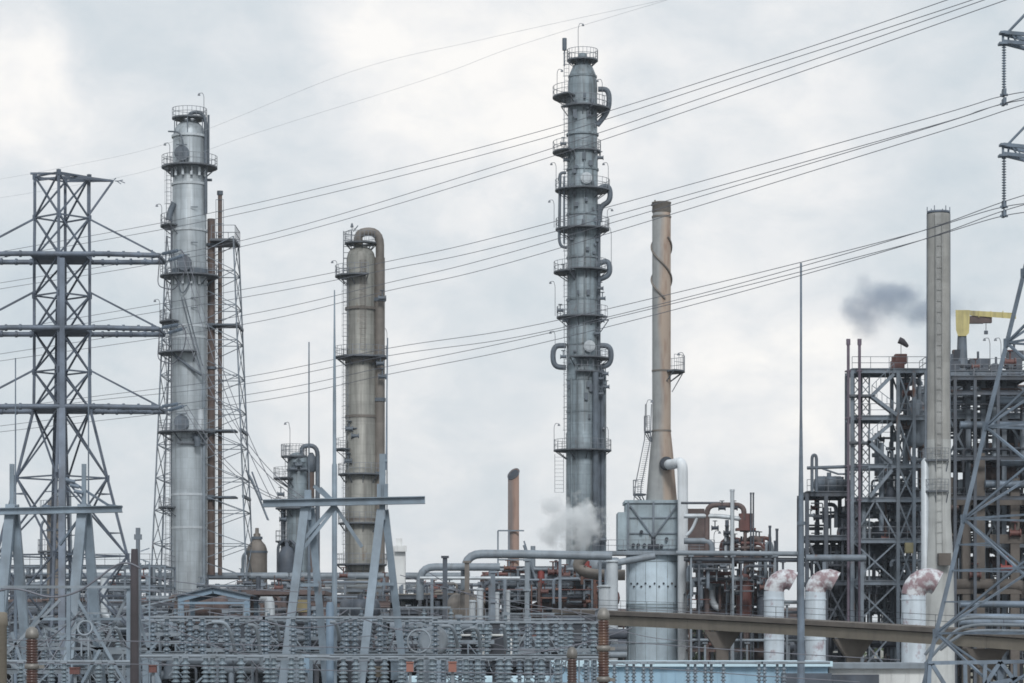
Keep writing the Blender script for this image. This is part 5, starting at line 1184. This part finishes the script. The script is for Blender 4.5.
# ================================================================== centre: rusty platform unit, steam, rack
D = 262
u6 = thing('process_unit', (X(560, D), D, 0), 'rust stained equipment platforms around the foot of the tallest column', 'process unit')
frame(u6, [483, 503, 527, 560, 590, 614], D - 6, D + 6, [584, 592, 625], 'steel', .3, 2, deck=(1,), rails=(1,))
g = M(); prism(g, [(520, 610), (548, 596), (560, 594), (612, 594), (614, 612), (520, 640)][::-1], D - 3, 4); g.out('rusty_hood', 'brown', u6)
for px, y, L_, r, m in ((576, 588, 4, 1.0, 'rust'), (597, 578, 3, .9, 'rust'), (596, 567, 4.2, .95, 'mid'), (549, 588, 2.5, .7, 'brown'), (606, 598, 2, .8, 'redb')): horizontal_vessel(u6, px, y, D - 4, L_, r, 'heat_exchanger', m)
for px, y, h in ((577, 556, 4.2), (533, 546, 4), (583, 554, 3)):
    M().tube(P(px, y, D - 5), P(px, y, D - 5) + Vector((0, 0, -h)), .24, n=10).out('riser', 'mid', u6)
for px, y in ((541, 573), (586, 565), (588, 570)): M().tube(P(px, y - 4, D - 6), P(px, y + 10, D - 6), .36, n=10).out('red_pipe', 'red', u6)
for px, y in ((553, 572), (558, 572), (565, 575)):
    g = M(); valve(g, P(px, y, D - 6.5), .32); g.out('valve', 'redb', u6)
clutter(u6, 482, 616, 570, 600, D - 6, D + 5, 61, 40, 22, 3, 24, 5, mats=('dark2', 'brown', 'redb', 'mid', 'steel'))
clutter(u6, 482, 616, 600, 650, D - 6, D + 5, 62, 34, 20, 6, 10, 5, mats=('dark2', 'dark', 'mid', 'steel'))
M().tube(P(528, 562, D - 6.5), P(527, 640, D - 6.5), .3, n=8).out('post', 'mid', u6)
M().path([P(540, 592, D - 6.6), P(524, 545, D - 6.6)], .14, 6).out('brace', 'steel', u6)
for px, h in ((556, 3), (571, 3.5), (583, 3)): 
    q = P(px, 560, D - 2); M().tube(q - Vector((0, 0, h)), q, .15, n=8).out('vent_pipe', 'dark2', u6)
clutter(u6, 484, 616, 566, 604, D - 8, D - 4, 63, 34, 26, 3, 24, 5, mats=('brown', 'redb', 'mid', 'steel', 'dark2', 'rust'), rmax=.18)
clutter(u5, 688, 775, 560, 600, 252, 256, 53, 24, 14, 2, 22, 3, mats=('brown', 'dark2', 'mid', 'redb', 'steel'), rmax=.16)
# pale uprights behind the insulators
for i, (px, y0, y1, r) in enumerate(((472, 600, 625, .35), (480, 588, 630, .3), (497, 592, 625, .22), (508, 590, 625, .2), (612, 560, 625, .55), (605, 585, 640, .6))):
    d = 240; g = M(); g.tube((X(px, d), d, 0), (X(px, d), d, Z(y0, d)), r, n=12); g.tube((X(px, d), d, Z(y0 + 2, d)), (X(px, d), d, Z(y0 + 1, d)), r * 1.3, n=12)
    tag(g.out('standpipe', 'pale'), f'pale upright standpipe between small stack and furnace, {ORD[[2, 3, 4, 5, 1, 0].index(i) if 0 else (0, 1, 2, 3, 5, 4)[i]]} from the left', 'pipe', 'pale standpipes')

# big horizontal pipes left and centre
def pipeline(pts, D, r, m, label, bend=1.2, posts=(), grp='large pipelines on posts'):
    o = thing('pipeline', (X(pts[0][0], D), D, 0), label, 'pipe', grp)
    M().path([P(x, y, D) for x, y in pts], r * .66, 14, bend, 5).out('pipe', m, o)
    for px, y in posts: M().bar((X(px, D), D, 0), P(px, y, D), .28).out('support', 'steel', o)
pipeline([(-30, 576), (470, 576)], 294.5, .62, 'mid', 'widest grey pipeline running level from the left edge past the gantries', posts=((30, 579), (105, 579), (170, 579), (262, 579), (345, 579), (420, 579)))
pipeline([(-30, 586), (130, 586), (240, 586), (455, 586)], 295.5, .28, 'pale', 'thin pale pipeline directly below the widest grey one', posts=((60, 588), (200, 588), (300, 588), (400, 588)))
pipeline([(465, 590), (465, 554), (512, 554), (612, 556)], 247, .62, 'mid', 'thick grey pipeline with an elbow left of the rusty vent stack', 1.6, posts=((560, 557), (600, 557)))
pipeline([(420, 600), (420, 567), (500, 567)], 246, .55, 'mid', 'grey pipeline turning down behind the right A frame leg', 1.4, posts=((446, 570), (468, 570), (490, 570)))
pipeline([(420, 578), (520, 578)], 245.2, .22, 'pale', 'thin pale pipeline under the elbow pipe at centre', posts=((432, 579), (505, 579)))
pipeline([(598, 566), (655, 556)], 248, .5, 'mid', 'short grey pipeline running up to the furnace platform', posts=((606, 566),))
pipeline([(585, 556), (575, 566), (590, 575), (625, 575)], 250, .8, 'warmd', 'fat warm grey pipe curling under the steam cloud', 1.5, posts=((600, 577),))
for i, (px, y0, m) in enumerate(((445, 557, 'dark2'), (467, 562, 'warmd'), (527, 560, 'mid'), (493, 572, 'steel'))):
    d = 238; g = M(); g.bar((X(px, d), d, 0), (X(px, d), d, Z(y0, d)), .42); g.box((X(px, d), d, Z(y0, d)), (.7, .7, .2)); g.box((X(px, d), d, Z(y0 + 30, d)), (.7, .7, .2))
    tag(g.out('steel_post', m), f'upright steel post around the rusty vent stack, {ORD[(0, 1, 3, 2)[i]]} from the left', 'post', 'upright posts at centre')

# pipe rack running across the left half
D = 298
rk = thing('pipe_rack', (X(220, D), D, 0), 'long low pipe rack with many thin pipes across the left half', 'pipe rack')
frame(rk, [-20, 60, 140, 220, 300, 380, 460], D, D + 6, [590, 603, 618, 640], 'steel', .34, 2, rails=(), deck=())
rr = random.Random(8)
for y, k in ((589, 3), (602, 3), (617, 4), (639, 6)):
    for i in range(k):
        d = D + .5 + i * .8; r = rr.choice((.1, .14, .2, .26)); x0 = rr.uniform(-30, 120); x1 = rr.uniform(300, 470); yy = y - 1.5 - r * 8
        M().path([P(x0, y + 16, d), P(x0, yy, d), P(x1, yy, d), P(x1, y + 14, d)], r, 8, .6, 3).out('pipe', rr.choice(('mid', 'steel', 'dark2', 'brown', 'pale')), rk)
u7 = thing('process_unit', (X(90, 262), 262, 0), 'low tangle of dark pumps, decks and piping at far left', 'process unit')
frame(u7, [-40, 0, 45, 90, 135, 175], 256, 268, [604, 622, 648], 'dark2', .3, 2, deck=(1,), rails=(0,))
clutter(u7, -30, 172, 598, 660, 256, 268, 71, 84, 34, 14, 30, 9, mats=('dark', 'dark2', 'steel', 'mid', 'brown'))
u7b = thing('process_unit', (X(40, 262), 276, 0), 'thin railings and slim pipes above the far left units', 'process unit')
frame(u7b, [-30, 20, 75, 125, 165], 274, 282, [566, 586], 'steel', .2, 2, rails=(0,))
clutter(u7b, -30, 160, 566, 600, 274, 281, 72, 24, 16, 2, 12, 3, mats=('steel', 'mid', 'dark2'), rmax=.25)
vert_pipe(u7b, [(104, 578), (104, 615), (110, 618)], 256, .35, 'pale', 'pale_pipe', .5)
u8 = thing('process_unit', (X(280, 262), 262, 0), 'crowded exchangers and pumps under the gabled canopy and column feet', 'process unit')
frame(u8, [176, 220, 262, 300, 345, 392], 254, 268, [603, 622, 650], 'brown', .3, 2, deck=(1,), rails=(0,))
clutter(u8, 170, 392, 596, 660, 252, 268, 81, 88, 40, 18, 30, 8, mats=('dark', 'dark2', 'brown', 'mid', 'steel'))
clutter(u8, 200, 392, 575, 600, 270, 280, 82, 10, 18, 0, 20, 3, mats=('dark2', 'steel', 'brown'), rmax=.2)
horizontal_vessel(u8, 205, 606, 250, 3.5, 1.1, 'drum', 'brown'); horizontal_vessel(u8, 360, 609, 250, 3, 1.0, 'drum', 'dark2')
vert_pipe(u8, [(252, 598), (266, 596), (270, 602), (270, 625)], 250, .5, 'pale', 'pale_pipe', 1.2)
M().box(P(303, 606, 252), (1.3, 1.2, 1.2)).out("yellow_box", mat("faded_ochre", (.20, .17, .09)), u8)
u9 = thing('process_unit', (X(440, 262), 262, 0), 'railed decks and dark drums between second column and rusty stack', 'process unit')
frame(u9, [392, 420, 450, 482], 254, 266, [597, 612, 640], 'dark2', .3, 2, deck=(0, 1), rails=(0,))
clutter(u9, 392, 484, 582, 600, 252, 266, 92, 16, 14, 1, 12, 3, mats=('dark2', 'steel', 'warmd'), rmax=.2)
clutter(u9, 392, 484, 598, 655, 252, 266, 91, 44, 20, 8, 14, 4, mats=('dark', 'dark2', 'mid', 'warmd'))
horizontal_vessel(u9, 465, 612, 250, 2.2, 1.7, 'hood', 'warmd')
# white panelled tower hidden behind the gantry
g = M(); g.box((X(399, 262), 262, Z(546, 262) / 2), (1.3, 1.3, Z(546, 262))); g.box((X(399, 262), 262, Z(543, 262)), (.6, .6, .9)); g.box((X(401, 262), 261, Z(549, 262)), (1.2, .4, .6))
tag(g.out('white_casing', 'white'), 'narrow white casing standing right of the second column foot', 'casing')
# dark backdrop of further units
u10 = thing('process_unit', (0, 330, 0), 'distant dark row of plant glimpsed beneath the pipelines', 'process unit')
frame(u10, list(range(-20, 850, 60)), 326, 340, [616, 632, 648], 'dark', .5, 2, deck=(0, 1, 2))
clutter(u10, -30, 850, 608, 670, 322, 340, 101, 80, 60, 60, 20, 14, mats=('dark', 'dark2', 'dark', 'brown'), rmax=.8)

# dark modules directly behind the switchyard
for k, (x0, x1, sd_, lb) in enumerate(((-30, 170, 201, 'dark low piping module right behind the left switchyard'), (170, 390, 202, 'dark low piping module behind the central A frame gantry'), (390, 600, 203, 'dark low piping module behind the insulators at lower centre'))):
    u = thing('process_unit', (X((x0 + x1) / 2, 212), 212, 0), lb, 'process unit')
    frame(u, [x0, x0 + (x1 - x0) / 3, x0 + (x1 - x0) * 2 / 3, x1], 206, 218, [626, 644, 664, 690], 'dark', .35, 2, deck=(1, 2), rails=(0,))
    clutter(u, x0, x1, 620, 700, 205, 218, sd_, 80, 34, 18, 14, 8, mats=('dark', 'dark', 'dark2', 'slated', 'steel'), rmax=.5)
    for q in range(int((x1 - x0) / 42)):
        px = x0 + 22 + q * 42; g = M(); z1 = Z(634 + (q * 7) % 9, 214); g.box((X(px, 214), 214, z1 / 2), (2.5, 3, z1))
        for f_ in range(8): g.box((X(px, 214) - 1.15 + f_ * .33, 212.2, z1 * .5), (.08, .8, z1 * .8))
        g.out('cooler', 'dark', u)

# poplar-like small shrubs seen between the right pipes
def bush(px, D, h, seed, label):
    o = thing('tree', (X(px, D), D, 0), label, 'tree', 'trees behind the pipework'); rr = random.Random(seed)
    M().tube((X(px, D), D, 0), (X(px, D), D, h * .5), .18, .08, 7).out('trunk', 'bark', o); g = M()
    lobes = [(Vector((rr.uniform(-1.6, 1.6), rr.uniform(-1.6, 1.6), rr.uniform(.35, .9) * h)), rr.uniform(.8, 1.5)) for _ in range(11)]
    for i in range(1100):
        c, r = rr.choice(lobes); v = Vector((rr.gauss(0, 1), rr.gauss(0, 1), rr.gauss(0, 1))).normalized() * r * rr.uniform(.5, 1.05) + c + Vector((X(px, D), D, 0))
        a = Vector((rr.gauss(0, 1), rr.gauss(0, 1), rr.gauss(0, 1))).normalized() * .16; b = Vector((rr.gauss(0, 1), rr.gauss(0, 1), rr.gauss(0, 1))).normalized() * .16
        g.add([v - a, v + b, v + a, v - b], [(0, 1, 2, 3)])
    g.out('crown', 'leaf', o)
for i, (px, h, sd_) in enumerate(((700, 13.2, 1), (722, 14.2, 2), (738, 13.4, 3), (757, 14.6, 4))): bush(px, 300, h, sd_, f'{ORD[i]} dark bushy tree from the left, glimpsed behind the pipework right of the furnace')

# grey brown column behind the left tower
D = 268; c6 = thing('small_column', (X(55, D), D, 0), 'short grey brown column with two decks behind the left lattice tower legs', 'column')
shell(c6, 55, D, [(.01, 496), (4, 497), (7, 501), (8, 508), (8, 600)], 'warmd')
platform(c6, 55, D, 512, 8, 15, 200, 380); platform(c6, 55, D, 551, 8, 17, 150, 400); band(c6, 55, D, 530, 8.2); ladder(c6, 64, D, 505, 600, -.8)
vert_pipe(c6, [(60, 500), (60, 486), (70, 486), (72, 600)], D, .18, 'mid', 'pipe', .8, -.4); vert_pipe(c6, [(46, 520), (42, 524), (42, 600)], D, .14, 'steel', 'pipe', .6, -.4)

# yard steelwork: slim lattice supports and switch arms
rr = random.Random(77)
sup = sorted([(8, 640), (30, 622), (58, 634), (95, 618), (118, 630), (155, 612), (181, 620), (212, 628), (247, 618), (276, 630), (306, 640), (338, 616), (366, 630), (398, 620), (424, 612), (448, 634), (474, 620), (502, 630), (530, 616), (556, 628), (584, 636)])
for i, (px, y0) in enumerate(sup):
    d = rr.uniform(133, 158); o = thing('lattice_support', (X(px, d), d, 0), f'slim lattice support, {ORD[i] if i < 20 else "twenty first"} from the left behind the insulators', 'steel frame', 'slim lattice supports of the switchyard')
    g = M(); w = .3; z1 = Z(y0 + 24, d)
    for sx in (-1, 1):
        for sy in (-1, 1): g.bar((X(px, d) + sx * w, d + sy * w, 0), (X(px, d) + sx * w, d + sy * w, z1), .07)
    n = int(z1 / .7)
    for k in range(n):
        a_, b_ = z1 * k / n, z1 * (k + 1) / n; sg = 1 if k % 2 else -1
        g.bar((X(px, d) - sg * w, d - w, a_), (X(px, d) + sg * w, d - w, b_), .05); g.bar((X(px, d) - w, d - sg * w, a_), (X(px, d) - w, d + sg * w, b_), .05)
    g.out('lattice_post', rr.choice(('aframe', 'mid', 'steel')), o)
    g = M(); L_ = rr.uniform(1.0, 2.2); g.bar((X(px, d) - L_, d, z1 + .1), (X(px, d) + L_, d, z1 + .1), .2); g.out('crosshead', 'mid', o)
    H = rr.uniform(1.0, 1.5)
    for k in (-.75, .0, .75):
        q = insulator_mesh(H, .17, 5, 'porcd' if i % 2 else 'porc'); q.name = 'insulator'; q.parent = o; q.location = (k * L_, 0, z1 + .2)
    g = M(); a_ = Vector((X(px, d) - .75 * L_, d, z1 + .3 + H)); g.bar(a_, a_ + Vector((1.5 * L_, 0, rr.choice((0, 0, .5)))), .09); g.box(a_, (.35, .3, .2)); g.out('switch_arm', 'mid', o)
    for k in range(3):
        e0 = Vector((X(px, d) + rr.uniform(-1, 1) * L_, d - .2, z1 + .3 + H * rr.random())); e1 = e0 + Vector((rr.uniform(-3, 3), rr.uniform(-2, 1), -rr.uniform(1.2, 3.2))); mdl = (e0 + e1) / 2 + Vector((rr.uniform(-.6, .6), 0, rr.choice((-.8, .7))))
        M().path([e0, mdl, e1], .035, 6, 2, 5).out('jumper', rr.choice(('wire', 'mid', 'dark2')), o)
    if i % 3 == 0:
        g = M(); g.bar((X(px, d) - w, d - w - .1, z1 * .55), (X(px, d) + rr.uniform(2, 3.5), d - w - .1, z1), .1); g.out('strut', 'aframe', o)
    if i % 4 == 1:
        g = M(); g.box((X(px, d), d - .6, z1 * .8), (.8, .5, 1.1)); g.box((X(px, d), d - .62, z1 * .8 + .6), (.9, .6, .08)); g.out('drive_box', 'porcd', o)

# ================================================================== steam and smoke
def cloud(name, px, py, D, sx, sz, dens, col, seed, label, lobes, sy=None, thr=.42, sc=2.2, aniso=0.2, rag=1.7):
    me = bpy.data.meshes.new(name); g = M(); g.lathe((0, 0, 0), [(math.sin(PI * i / 12), -math.cos(PI * i / 12)) for i in range(13)], 20); me.from_pydata(g.v, [], g.f)
    o = bpy.data.objects.new(name, me); COL.objects.link(o); o.location = P(px, py, D); k = S(D); o.scale = (sx * k, (sy or sx * .7) * k, sz * k)
    m = bpy.data.materials.new(name + '_vapour'); m.use_nodes = True; nt = m.node_tree; N = nt.nodes; L = nt.links
    N.remove(N['Principled BSDF']); v = N.new('ShaderNodeVolumePrincipled'); v.inputs['Color'].default_value = (*col, 1); v.inputs['Anisotropy'].default_value = aniso
    tc = N.new('ShaderNodeTexCoord'); ln = N.new('ShaderNodeVectorMath'); ln.operation = 'LENGTH'; L.new(tc.outputs['Object'], ln.inputs[0])
    lob = None
    for lx, lz, lr, lq in lobes:
        mq = N.new('ShaderNodeMapping'); mq.vector_type = 'TEXTURE'; mq.inputs['Location'].default_value = (lx, 0, lz); mq.inputs['Scale'].default_value = (lr, .8, lq); L.new(tc.outputs['Object'], mq.inputs[0])
        l2 = N.new('ShaderNodeVectorMath'); l2.operation = 'LENGTH'; L.new(mq.outputs[0], l2.inputs[0])
        if lob is None: lob = l2.outputs['Value']
        else:
            mn = N.new('ShaderNodeMath'); mn.operation = 'SMOOTH_MIN'; mn.inputs[2].default_value = .3; L.new(lob, mn.inputs[0]); L.new(l2.outputs['Value'], mn.inputs[1]); lob = mn.outputs[0]
    mp = N.new('ShaderNodeMapping'); mp.inputs['Location'].default_value = (seed, seed * 2.3, 0); mp.inputs['Scale'].default_value = (1, .7, sz / sx); L.new(tc.outputs['Object'], mp.inputs[0])
    n = N.new('ShaderNodeTexNoise'); n.inputs['Scale'].default_value = sc; n.inputs['Detail'].default_value = 5; n.inputs['Roughness'].default_value = .6; L.new(mp.outputs[0], n.inputs['Vector'])
    a = N.new('ShaderNodeMath'); a.operation = 'MULTIPLY_ADD'; L.new(lob, a.inputs[0]); a.inputs[1].default_value = -.50
    n15 = N.new('ShaderNodeMath'); n15.operation = 'MULTIPLY_ADD'; n15.inputs[1].default_value = rag; n15.inputs[2].default_value = .5 - rag * .5 + .1; L.new(n.outputs['Fac'], n15.inputs[0]); L.new(n15.outputs[0], a.inputs[2])
    r = N.new('ShaderNodeMapRange'); r.interpolation_type = 'SMOOTHSTEP'; r.inputs['From Min'].default_value = thr - .30; r.inputs['From Max'].default_value = thr + .05; r.inputs['To Max'].default_value = dens; L.new(a.outputs[0], r.inputs['Value'])
    e = N.new('ShaderNodeMapRange'); e.inputs['From Min'].default_value = .98; e.inputs['From Max'].default_value = .7; L.new(ln.outputs['Value'], e.inputs['Value'])
    q = N.new('ShaderNodeMath'); q.operation = 'MULTIPLY'; L.new(r.outputs[0], q.inputs[0]); L.new(e.outputs[0], q.inputs[1]); L.new(q.outputs[0], v.inputs['Density'])
    L.new(v.outputs[0], N['Material Output'].inputs['Volume']); me.materials.append(m)
    return tag(o, label, name.split('_')[0], kind='stuff')
cloud('steam_cloud', 572, 520, 285, 44, 38, .75, (.96, .985, 1), 1.3, 'white steam puff drifting before the foot of the tallest column', [(-.3, -.3, .5, .5), (.3, -.05, .6, .62), (-.45, .35, .25, .3)], thr=.40, sc=2.3, rag=3.0, aniso=0)
cloud('smoke_cloud', 893, 305, 420, 78, 44, .13, (.34, .43, .57), 4.2, 'dark blue grey smoke puff hanging left of the concrete stack', [(-.36, -.15, .36, .62), (.05, .2, .5, .42), (.5, -.1, .4, .4)], thr=.36, sc=2.0, rag=1.7)
cloud('smoke_wisp', 968, 318, 420, 55, 40, .03, (.45, .5, .56), 6.1, 'faint grey smoke wisp behind the yellow jib crane', [(-.1, 0, .7, .7)], thr=.46, sc=2.2, rag=2.2)

# ================================================================== haze
HZ = True
if HZ:
    g = M(); g.box((0, 2850, 44.5), (8100, 6400, 91)); o = g.out('haze', 'white'); o['kind'] = 'stuff'; o.data.materials.clear()
    m = bpy.data.materials.new('thin_haze'); m.use_nodes = True; nt = m.node_tree; N = nt.nodes; N.remove(N['Principled BSDF'])
    v = N.new('ShaderNodeVolumePrincipled'); v.inputs['Color'].default_value = (.82, .90, 1.0, 1); v.inputs['Density'].default_value = .00010; v.inputs['Anisotropy'].default_value = .3
    nt.links.new(v.outputs[0], N['Material Output'].inputs['Volume']); o.data.materials.append(m)
d_ = [k for k, v_ in USED.items() if v_ > 1]
if d_: print('REPEATED LABELS', d_)
